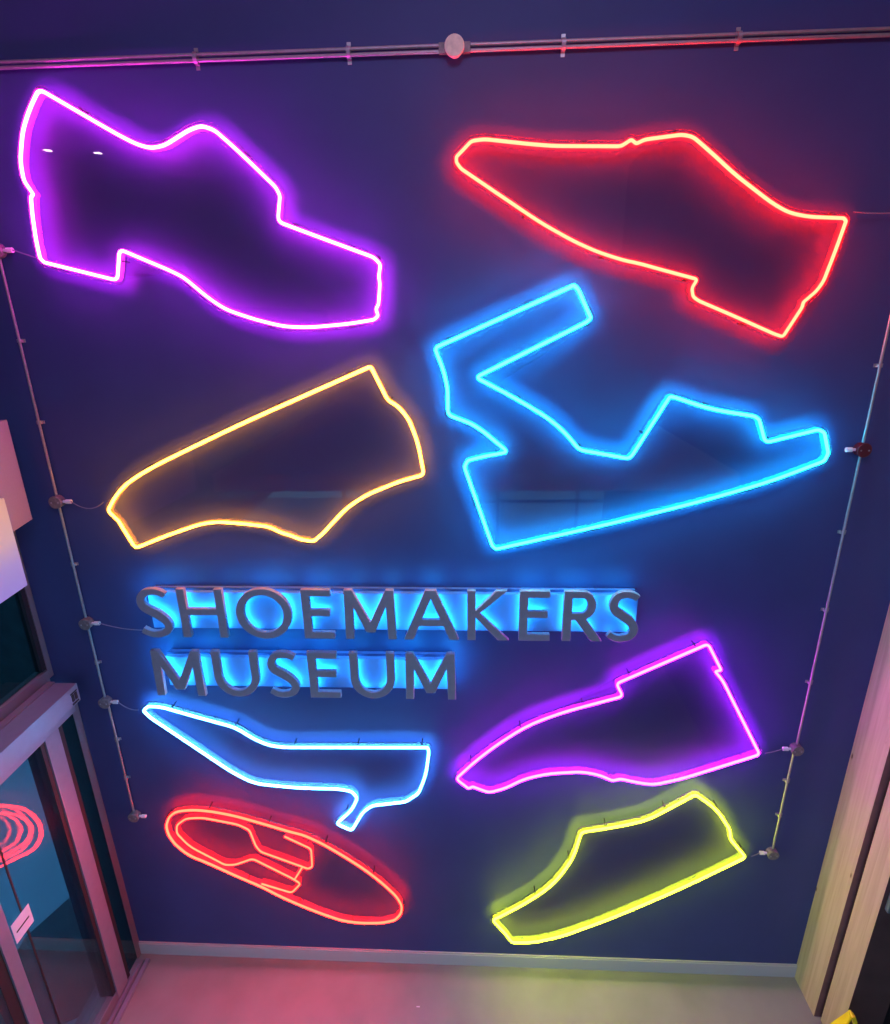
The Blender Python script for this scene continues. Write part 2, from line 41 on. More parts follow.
  'sandal': ([(0.4913, 4.8636), (0.4941, 4.8645), (0.4969, 4.8647), (0.4995, 4.8643), (0.5021, 4.8633), (0.5045, 4.8617), (0.5102, 4.8572), (0.5135, 4.8543), (0.5165, 4.8512), (0.5192, 4.848), (0.5216, 4.8444), (0.5238, 4.8407), (0.5866, 4.7213), (0.5877, 4.7185), (0.5881, 4.7159), (0.5877, 4.7134), (0.5866, 4.7111), (0.5848, 4.7088), (0.5796, 4.7036), (0.5764, 4.7006), (0.5731, 4.6979), (0.5696, 4.6954), (0.5659, 4.6931), (0.562, 4.6911), (0.0472, 4.4447), (0.0391, 4.4398), (0.035, 4.4349), (0.0349, 4.4299), (0.0388, 4.4248), (0.0468, 4.4197), (0.1244, 4.3792), (0.1737, 4.3529), (0.2225, 4.3259), (0.2708, 4.298), (0.3374, 4.2587), (0.3616, 4.2438), (0.3852, 4.2281), (0.4083, 4.2115), (0.4321, 4.1936), (0.4474, 4.1816), (0.4621, 4.169), (0.4763, 4.1559), (0.4843, 4.1482), (0.4981, 4.1345), (0.5114, 4.1205), (0.5244, 4.106), (0.5548, 4.0709), (0.5625, 4.0631), (0.5709, 4.0565), (0.5801, 4.0513), (0.59, 4.0473), (0.6007, 4.0446), (0.8147, 4.0047), (0.8252, 4.0038), (0.8344, 4.0053), (0.8426, 4.0092), (0.8496, 4.0155), (0.8555, 4.0242), (1.0131, 4.3188), (1.0146, 4.321), (1.0164, 4.3227), (1.0184, 4.3238), (1.0208, 4.3243), (1.0235, 4.3243), (1.0301, 4.3235), (1.0366, 4.3225), (1.043, 4.3211), (1.0494, 4.3192), (1.1508, 4.2856), (1.2046, 4.2693), (1.2592, 4.2558), (1.3145, 4.2451), (1.4447, 4.2234), (1.4499, 4.2223), (1.455, 4.2207), (1.4598, 4.2187), (1.4645, 4.2162), (1.4689, 4.2133), (1.4762, 4.2081), (1.4792, 4.2057), (1.4818, 4.203), (1.4841, 4.2001), (1.4861, 4.1969), (1.4877, 4.1935), (1.5226, 4.1088), (1.5275, 4.0997), (1.5337, 4.0933), (1.5413, 4.0896), (1.5501, 4.0884), (1.5603, 4.0899), (1.7794, 4.1466), (1.7837, 4.1475), (1.7879, 4.1477), (1.7921, 4.1473), (1.7962, 4.1463), (1.8003, 4.1447), (1.8137, 4.1383), (1.8175, 4.1362), (1.8208, 4.1336), (1.8236, 4.1306), (1.8259, 4.1271), (1.8277, 4.1232), (1.8598, 4.0367), (1.8612, 4.0319), (1.862, 4.0271), (1.8622, 4.0223), (1.8617, 4.0175), (1.8606, 4.0126), (1.8558, 3.9963), (1.854, 3.9918), (1.8516, 3.9877), (1.8485, 3.9843), (1.8448, 3.9814), (1.8405, 3.9791), (1.7047, 3.9205), (1.6331, 3.891), (1.5607, 3.8639), (1.4873, 3.8391), (1.4037, 3.8125), (1.3097, 3.7832), (1.2153, 3.7552), (1.1205, 3.7285), (1.0051, 3.6968), (0.8804, 3.6632), (0.7555, 3.6308), (0.6303, 3.5995), (0.1467, 3.4813), (0.1434, 3.4808), (0.1403, 3.4809), (0.1373, 3.4817), (0.1345, 3.4831), (0.1319, 3.4852), (0.126, 3.4908), (0.1226, 3.4943), (0.1197, 3.4981), (0.1171, 3.5021), (0.1149, 3.5064), (0.1132, 3.5109), (-0.0343, 3.9462), (-0.0355, 3.9508), (-0.036, 3.9553), (-0.0358, 3.9597), (-0.0349, 3.9642), (-0.0333, 3.9686), (-0.0267, 3.9832), (-0.0245, 3.9872), (-0.0218, 3.9907), (-0.0185, 3.9935), (-0.0146, 3.9957), (-0.0102, 3.9972), (0.0252, 4.0067), (0.048, 4.0124), (0.071, 4.0175), (0.0941, 4.0219), (0.1673, 4.0349), (0.1763, 4.0374), (0.1815, 4.0409), (0.1827, 4.0455), (0.18, 4.0511), (0.1734, 4.0578), (0.0829, 4.1344), (0.0663, 4.1477), (0.0493, 4.1603), (0.0316, 4.1721), (0.0214, 4.1787), (0.0031, 4.1894), (-0.0158, 4.1989), (-0.0353, 4.2071), (-0.0987, 4.2311), (-0.1081, 4.2358), (-0.1154, 4.242), (-0.1206, 4.2496), (-0.1236, 4.2586), (-0.1245, 4.2691), (-0.1237, 4.3315), (-0.1243, 4.3575), (-0.1267, 4.3834), (-0.1311, 4.4091), (-0.1341, 4.4237), (-0.14, 4.4491), (-0.1472, 4.4741), (-0.1557, 4.4988), (-0.1802, 4.5641), (-0.1808, 4.5662), (-0.1811, 4.5682), (-0.1812, 4.5702), (-0.1809, 4.5723), (-0.1803, 4.5743), (-0.1779, 4.5811), (-0.1771, 4.5831), (-0.176, 4.5847), (-0.1746, 4.5862), (-0.173, 4.5874), (-0.1712, 4.5883)], [(0.4824, 4.8881), (0.489, 4.8901), (0.4975, 4.8909), (0.5062, 4.8897), (0.5141, 4.8865), (0.5199, 4.8827), (0.5269, 4.8771), (0.5313, 4.8732), (0.5358, 4.8686), (0.5399, 4.8637), (0.5436, 4.8584), (0.5465, 4.8533), (0.6103, 4.7322), (0.6131, 4.7253), (0.6144, 4.7158), (0.6129, 4.7059), (0.6088, 4.6972), (0.6041, 4.6914), (0.5977, 4.6849), (0.5936, 4.681), (0.5889, 4.6772), (0.5839, 4.6736), (0.5787, 4.6704), (0.5736, 4.6678), (0.1366, 4.4022), (0.1861, 4.3758), (0.2353, 4.3485), (0.2839, 4.3204), (0.3508, 4.281), (0.3757, 4.2657), (0.4001, 4.2494), (0.4237, 4.2324), (0.4479, 4.2142), (0.4638, 4.2017), (0.4794, 4.1885), (0.4942, 4.1748), (0.5025, 4.1668), (0.5167, 4.1527), (0.5306, 4.1381), (0.5439, 4.1232), (0.5739, 4.0885), (0.5798, 4.0826), (0.5854, 4.0782), (0.5915, 4.0747), (0.5981, 4.0721), (0.6063, 4.07), (0.8182, 4.0305), (0.8241, 4.03), (0.8266, 4.0304), (0.828, 4.0311), (0.8298, 4.0327), (0.8332, 4.0377), (0.9908, 4.3322), (0.9947, 4.3381), (1.0012, 4.3441), (1.0095, 4.3484), (1.0182, 4.3504), (1.0252, 4.3502), (1.0335, 4.3493), (1.0414, 4.3481), (1.0495, 4.3463), (1.0571, 4.344), (1.1586, 4.3104), (1.2115, 4.2943), (1.2648, 4.2812), (1.3191, 4.2707), (1.4496, 4.2489), (1.4565, 4.2475), (1.4638, 4.2452), (1.4709, 4.2422), (1.4777, 4.2386), (1.4837, 4.2347), (1.492, 4.2287), (1.4966, 4.225), (1.5013, 4.2203), (1.5054, 4.2151), (1.5089, 4.2094), (1.5115, 4.2041), (1.5461, 4.12), (1.5486, 4.1153), (1.5493, 4.1146), (1.549, 4.1148), (1.5499, 4.1147), (1.5552, 4.1154), (1.7737, 4.172), (1.7806, 4.1733), (1.7885, 4.1737), (1.7964, 4.173), (1.8041, 4.1711), (1.8106, 4.1686), (1.8256, 4.1615), (1.832, 4.1579), (1.8385, 4.1528), (1.8441, 4.1466), (1.8487, 4.1397), (1.8517, 4.1331), (1.8844, 4.045), (1.8866, 4.0379), (1.888, 4.0297), (1.8882, 4.0214), (1.8874, 4.0132), (1.8857, 4.0059), (1.8804, 3.9879), (1.8774, 3.9803), (1.8726, 3.9723), (1.8663, 3.9652), (1.859, 3.9595), (1.8517, 3.9557), (1.7149, 3.8966), (1.6427, 3.8668), (1.5694, 3.8394), (1.4954, 3.8144), (1.4115, 3.7877), (1.3172, 3.7583), (1.2225, 3.7302), (1.1275, 3.7034), (1.0119, 3.6717), (0.8871, 3.6381), (0.7619, 3.6056), (0.6365, 3.5743), (0.1518, 3.4558), (0.1448, 3.4547), (0.1363, 3.4551), (0.1279, 3.4573), (0.1203, 3.4612), (0.1148, 3.4656), (0.1076, 3.4724), (0.103, 3.4773), (0.0985, 3.483), (0.0945, 3.4892), (0.0912, 3.4957), (0.0887, 3.5019), (-0.0592, 3.9387), (-0.0611, 3.946), (-0.0621, 3.9544), (-0.0617, 3.963), (-0.06, 3.9713), (-0.0574, 3.9783), (-0.0501, 3.9947), (-0.0462, 4.0017), (-0.0405, 4.0089), (-0.0334, 4.0149), (-0.0255, 4.0194), (-0.018, 4.0221), (0.0187, 4.0319), (0.042, 4.0377), (0.0657, 4.043), (0.0893, 4.0475), (0.0663, 4.1143), (0.0505, 4.1271), (0.0343, 4.139), (0.0174, 4.1504), (0.0078, 4.1565), (-0.0093, 4.1666), (-0.0266, 4.1753), (-0.045, 4.183), (-0.1091, 4.2073), (-0.1225, 4.214), (-0.1349, 4.2244), (-0.1441, 4.2379), (-0.1492, 4.2532), (-0.1505, 4.2681), (-0.1497, 4.3314), (-0.1502, 4.356), (-0.1525, 4.38), (-0.1566, 4.4043), (-0.1595, 4.4181), (-0.1652, 4.4425), (-0.172, 4.4663), (-0.1802, 4.49), (-0.2049, 4.5558), (-0.2062, 4.5604), (-0.2071, 4.566), (-0.2072, 4.5718), (-0.2064, 4.5775), (-0.2052, 4.5821), (-0.2022, 4.5906), (-0.2001, 4.5955), (-0.1965, 4.6009), (-0.192, 4.6057), (-0.1868, 4.6096), (-0.1821, 4.612)]),
  'chelsea': ([(-0.5344, 4.4883), (-0.5291, 4.4898), (-0.5245, 4.4897), (-0.5204, 4.4881), (-0.517, 4.485), (-0.5142, 4.4803), (-0.5083, 4.4675), (-0.5025, 4.4548), (-0.4966, 4.442), (-0.4906, 4.4293), (-0.4474, 4.3375), (-0.4439, 4.331), (-0.4397, 4.3251), (-0.4349, 4.3198), (-0.4295, 4.315), (-0.4235, 4.3108), (-0.4087, 4.3016), (-0.4, 4.2958), (-0.3918, 4.2895), (-0.3841, 4.2827), (-0.3769, 4.2753), (-0.3701, 4.2674), (-0.3556, 4.2494), (-0.3471, 4.2381), (-0.3394, 4.2262), (-0.3325, 4.214), (-0.3264, 4.2013), (-0.3212, 4.1881), (-0.3075, 4.1502), (-0.2961, 4.1154), (-0.2869, 4.0801), (-0.28, 4.0442), (-0.2637, 3.9429), (-0.2631, 3.9327), (-0.2651, 3.9241), (-0.2697, 3.9171), (-0.2767, 3.9117), (-0.2863, 3.908), (-0.3364, 3.8945), (-0.3733, 3.8837), (-0.4098, 3.8714), (-0.4458, 3.8577), (-0.522, 3.8267), (-0.5594, 3.8101), (-0.5957, 3.7912), (-0.6308, 3.77), (-0.6505, 3.7572), (-0.6839, 3.7336), (-0.7153, 3.7075), (-0.7446, 3.6789), (-0.8209, 3.5984), (-0.8363, 3.5827), (-0.8522, 3.5676), (-0.8685, 3.5529), (-0.8863, 3.5375), (-0.8931, 3.5324), (-0.9004, 3.5287), (-0.9081, 3.5265), (-0.9162, 3.5256), (-0.9247, 3.5261), (-0.9453, 3.529), (-0.9573, 3.5311), (-0.9691, 3.5338), (-0.9808, 3.5371), (-0.9923, 3.541), (-1.0035, 3.5456), (-1.0242, 3.5547), (-1.0363, 3.5597), (-1.0486, 3.5642), (-1.0611, 3.5682), (-1.0683, 3.5704), (-1.0807, 3.5745), (-1.0927, 3.5796), (-1.1043, 3.5855), (-1.1245, 3.5967), (-1.1354, 3.6023), (-1.1467, 3.607), (-1.1582, 3.6108), (-1.17, 3.6138), (-1.1821, 3.6159), (-1.2272, 3.6219), (-1.2637, 3.6264), (-1.3004, 3.6302), (-1.3371, 3.6334), (-1.4075, 3.6387), (-1.4353, 3.6398), (-1.463, 3.6391), (-1.4906, 3.6364), (-1.5064, 3.6344), (-1.5338, 3.6299), (-1.5609, 3.6237), (-1.5875, 3.6158), (-1.6678, 3.5891), (-1.7256, 3.5692), (-1.7829, 3.5483), (-1.8398, 3.5264), (-1.9358, 3.4883), (-1.9456, 3.4857), (-1.9542, 3.4859), (-1.9615, 3.489), (-1.9675, 3.495), (-1.9723, 3.504), (-2.01, 3.5976), (-2.0137, 3.6069), (-2.0172, 3.6162), (-2.0205, 3.6256), (-2.0224, 3.631), (-2.0245, 3.6365), (-2.027, 3.6419), (-2.0299, 3.647), (-2.0332, 3.6519), (-2.0368, 3.6566), (-2.0643, 3.6897), (-2.0695, 3.6974), (-2.0722, 3.7051), (-2.0724, 3.7129), (-2.0703, 3.7209), (-2.0656, 3.7289), (-2.0407, 3.7631), (-2.0229, 3.7859), (-2.0037, 3.8075), (-1.9831, 3.8278), (-1.9709, 3.8391), (-1.949, 3.858), (-1.9259, 3.8752), (-1.9016, 3.8909), (-1.8773, 3.9054), (-1.8473, 3.9228), (-1.8169, 3.9394), (-1.7861, 3.9553), (-1.765, 3.9658), (-1.7323, 3.9819), (-1.6993, 3.9975), (-1.6661, 4.0126), (-1.4489, 4.1092), (-1.3196, 4.1659), (-1.1897, 4.2212), (-1.0593, 4.275)], [(-0.5429, 4.5129), (-0.5326, 4.5158), (-0.5194, 4.5157), (-0.5064, 4.5105), (-0.4966, 4.5016), (-0.4912, 4.4924), (-0.4847, 4.4784), (-0.4789, 4.4657), (-0.473, 4.453), (-0.4671, 4.4404), (-0.4241, 4.3492), (-0.4217, 4.3447), (-0.4193, 4.3413), (-0.4166, 4.3382), (-0.4134, 4.3354), (-0.4092, 4.3325), (-0.3946, 4.3234), (-0.3849, 4.3169), (-0.3753, 4.3096), (-0.3662, 4.3015), (-0.3577, 4.2929), (-0.3501, 4.284), (-0.3351, 4.2653), (-0.3258, 4.253), (-0.3172, 4.2397), (-0.3094, 4.226), (-0.3026, 4.2117), (-0.2969, 4.1973), (-0.2829, 4.1587), (-0.2711, 4.1228), (-0.2615, 4.0858), (-0.2544, 4.0487), (-0.2378, 3.9456), (-0.237, 3.9303), (-0.2408, 3.9138), (-0.2503, 3.8991), (-0.2639, 3.8888), (-0.2781, 3.8832), (-0.3293, 3.8695), (-0.3656, 3.8589), (-0.401, 3.847), (-0.4363, 3.8335), (-0.5118, 3.8028), (-0.5481, 3.7867), (-0.5829, 3.7685), (-0.617, 3.748), (-0.6359, 3.7357), (-0.6681, 3.7129), (-0.6979, 3.6882), (-0.7261, 3.6607), (-0.8022, 3.5804), (-0.818, 3.5643), (-0.8345, 3.5485), (-0.8513, 3.5334), (-0.87, 3.5172), (-0.8794, 3.5102), (-0.8908, 3.5045), (-0.903, 3.5009), (-0.9156, 3.4995), (-0.9273, 3.5002), (-0.9493, 3.5034), (-0.9623, 3.5056), (-0.9756, 3.5086), (-0.9886, 3.5123), (-1.0014, 3.5167), (-1.0137, 3.5217), (-1.0344, 3.5308), (-1.0457, 3.5355), (-1.057, 3.5396), (-1.0687, 3.5434), (-1.0761, 3.5456), (-1.0899, 3.5502), (-1.1037, 3.556), (-1.1166, 3.5626), (-1.1367, 3.5738), (-1.1463, 3.5787), (-1.1558, 3.5826), (-1.1654, 3.5858), (-1.1754, 3.5883), (-1.1861, 3.5902), (-1.2305, 3.5961), (-1.2667, 3.6006), (-1.3028, 3.6044), (-1.3392, 3.6074), (-1.4091, 3.6127), (-1.4355, 3.6138), (-1.4614, 3.6131), (-1.4877, 3.6106), (-1.5027, 3.6086), (-1.5288, 3.6044), (-1.5542, 3.5986), (-1.5797, 3.591), (-1.6595, 3.5644), (-1.7169, 3.5447), (-1.7738, 3.524), (-1.8304, 3.5022), (-1.9276, 3.4636), (-1.9425, 3.4596), (-1.9599, 3.46), (-1.9763, 3.4671), (-1.9886, 3.4793), (-1.9959, 3.4929), (-2.0342, 3.588), (-2.038, 3.5976), (-2.0416, 3.6073), (-2.045, 3.617), (-2.0468, 3.6221), (-2.0484, 3.6263), (-2.0501, 3.6299), (-2.0521, 3.6334), (-2.0543, 3.6367), (-2.0571, 3.6403), (-2.0852, 3.6741), (-2.0929, 3.6857), (-2.098, 3.7003), (-2.0986, 3.7161), (-2.0944, 3.731), (-2.0874, 3.7431), (-2.0614, 3.7788), (-2.0429, 3.8026), (-2.0225, 3.8254), (-2.001, 3.8466), (-1.9882, 3.8585), (-1.9653, 3.8783), (-1.9407, 3.8966), (-1.9153, 3.913), (-1.8904, 3.9278), (-1.86, 3.9454), (-1.8291, 3.9624), (-1.7979, 3.9785), (-1.7766, 3.9891), (-1.7436, 4.0054), (-1.7102, 4.0211), (-1.6767, 4.0363), (-1.4594, 4.133), (-1.3299, 4.1898), (-1.1998, 4.2452), (-1.0691, 4.2991)]),
  'ankle': ([(1.3705, 2.8658), (1.3798, 2.8697), (1.3883, 2.8706), (1.396, 2.8684), (1.4027, 2.8632), (1.4086, 2.8549), (1.4896, 2.7098), (1.4911, 2.7063), (1.4913, 2.7033), (1.4903, 2.7008), (1.4881, 2.6988), (1.4847, 2.6972), (1.4712, 2.6928), (1.4678, 2.6913), (1.4658, 2.6894), (1.4651, 2.6871), (1.4659, 2.6845), (1.4679, 2.6814), (1.4915, 2.6534), (1.5056, 2.6355), (1.5186, 2.6168), (1.5303, 2.5973), (1.8019, 2.1104), (1.8058, 2.1011), (1.8066, 2.0929), (1.8042, 2.0858), (1.7986, 2.0797), (1.79, 2.0746), (1.4227, 1.9125), (1.3766, 1.8932), (1.3298, 1.8758), (1.2823, 1.8602), (1.2242, 1.8424), (1.2078, 1.8381), (1.1912, 1.8352), (1.1745, 1.8339), (1.1577, 1.8339), (1.1408, 1.8355), (1.1246, 1.8377), (1.0964, 1.842), (1.0684, 1.8473), (1.0405, 1.8536), (0.9813, 1.8682), (0.9753, 1.8694), (0.9694, 1.8698), (0.9635, 1.8695), (0.9576, 1.8686), (0.9517, 1.8669), (0.9322, 1.8602), (0.9264, 1.8587), (0.9207, 1.8581), (0.915, 1.8585), (0.9093, 1.8598), (0.9037, 1.862), (0.8639, 1.8816), (0.8483, 1.8887), (0.8323, 1.8951), (0.816, 1.9005), (0.7994, 1.9051), (0.7826, 1.9088), (0.7588, 1.9134), (0.7395, 1.9166), (0.7202, 1.9186), (0.7009, 1.9195), (0.6815, 1.9193), (0.6621, 1.918), (0.5629, 1.9083), (0.519, 1.9025), (0.4758, 1.8939), (0.433, 1.8824), (0.4062, 1.8741), (0.3821, 1.866), (0.3586, 1.8566), (0.3357, 1.8458), (0.3135, 1.8338), (0.2918, 1.8204), (0.2565, 1.7972), (0.2304, 1.7815), (0.2032, 1.768), (0.1749, 1.7568), (0.1415, 1.745), (0.1309, 1.7421), (0.1204, 1.7408), (0.11, 1.7412), (0.0996, 1.7431), (0.0893, 1.7467), (0.0144, 1.7783), (0.0109, 1.7794), (0.0076, 1.7798), (0.0043, 1.7796), (0.001, 1.7786), (-0.0022, 1.777), (-0.0128, 1.7704), (-0.0159, 1.7688), (-0.019, 1.7682), (-0.0219, 1.7685), (-0.0248, 1.7697), (-0.0275, 1.7719), (-0.0826, 1.8243), (-0.0892, 1.8321), (-0.0927, 1.84), (-0.0931, 1.8481), (-0.0904, 1.8564), (-0.0846, 1.8648), (-0.0268, 1.9318), (0.0107, 1.9738), (0.0494, 2.0145), (0.0895, 2.0539), (0.1128, 2.0762), (0.1541, 2.1145), (0.1965, 2.1515), (0.2399, 2.1873), (0.2803, 2.2195), (0.333, 2.2584), (0.3885, 2.293), (0.4466, 2.3232), (0.4829, 2.3404), (0.544, 2.3678), (0.6059, 2.393), (0.6688, 2.4159), (0.9023, 2.4961), (0.9113, 2.5004), (0.9172, 2.5059), (0.92, 2.5127), (0.9196, 2.5208), (0.916, 2.5301), (0.895, 2.571), (0.8914, 2.5805), (0.8907, 2.5891), (0.8931, 2.5968), (0.8984, 2.6036), (0.9067, 2.6095)], [(1.3591, 2.8893), (1.3734, 2.8952), (1.3907, 2.8969), (1.4079, 2.892), (1.4216, 2.8814), (1.4306, 2.8688), (1.513, 2.7212), (1.5167, 2.7125), (1.5177, 2.6994), (1.5124, 2.6857), (1.5117, 2.6698), (1.5266, 2.651), (1.5404, 2.6309), (1.5528, 2.6103), (1.8254, 2.1218), (1.8314, 2.1075), (1.833, 2.0899), (1.8271, 2.0724), (1.8152, 2.0592), (1.8018, 2.0514), (1.4329, 1.8886), (1.3861, 1.8691), (1.3384, 1.8513), (1.2902, 1.8354), (1.2313, 1.8174), (1.2133, 1.8126), (1.1945, 1.8094), (1.1755, 1.8078), (1.1565, 1.8079), (1.1379, 1.8096), (1.1209, 1.8119), (1.092, 1.8163), (1.0631, 1.8218), (1.0345, 1.8283), (0.9758, 1.8428), (0.972, 1.8436), (0.969, 1.8438), (0.9661, 1.8436), (0.9632, 1.8432), (0.9595, 1.8421), (0.9398, 1.8353), (0.9311, 1.833), (0.9212, 1.832), (0.9112, 1.8326), (0.9015, 1.8349), (0.8931, 1.8383), (0.8528, 1.8581), (0.838, 1.8648), (0.8233, 1.8706), (0.8084, 1.8757), (0.7932, 1.8799), (0.7773, 1.8834), (0.7542, 1.8878), (0.7361, 1.8908), (0.7183, 1.8927), (0.7004, 1.8935), (0.6825, 1.8933), (0.6642, 1.892), (0.5659, 1.8824), (0.5233, 1.8769), (0.4817, 1.8686), (0.4402, 1.8574), (0.4142, 1.8494), (0.3911, 1.8416), (0.369, 1.8327), (0.3475, 1.8226), (0.3265, 1.8113), (0.3058, 1.7985), (0.2704, 1.7752), (0.2429, 1.7587), (0.2138, 1.7443), (0.184, 1.7324), (0.1493, 1.7202), (0.136, 1.7166), (0.1216, 1.7148), (0.1072, 1.7152), (0.093, 1.7179), (0.08, 1.7224), (0.007, 1.7537), (0.009, 1.7539), (-0.0002, 1.7476), (-0.0075, 1.744), (-0.0177, 1.742), (-0.0285, 1.743), (-0.038, 1.7471), (-0.0445, 1.7521), (-0.1016, 1.8064), (-0.1115, 1.8182), (-0.1184, 1.834), (-0.1193, 1.8516), (-0.1139, 1.868), (-0.1052, 1.8807), (-0.0463, 1.949), (-0.0085, 1.9914), (0.0309, 2.0327), (0.0714, 2.0726), (0.095, 2.0952), (0.1367, 2.1338), (0.1797, 2.1713), (0.2236, 2.2075), (0.2645, 2.2402), (0.3184, 2.28), (0.3756, 2.3156), (0.435, 2.3465), (0.472, 2.364), (0.5337, 2.3917), (0.5966, 2.4173), (0.6602, 2.4404), (0.8925, 2.5202), (0.8922, 2.5195), (0.8712, 2.5604), (0.8657, 2.5748), (0.8644, 2.5921), (0.8696, 2.6091), (0.8803, 2.6226), (0.8929, 2.6315)]),
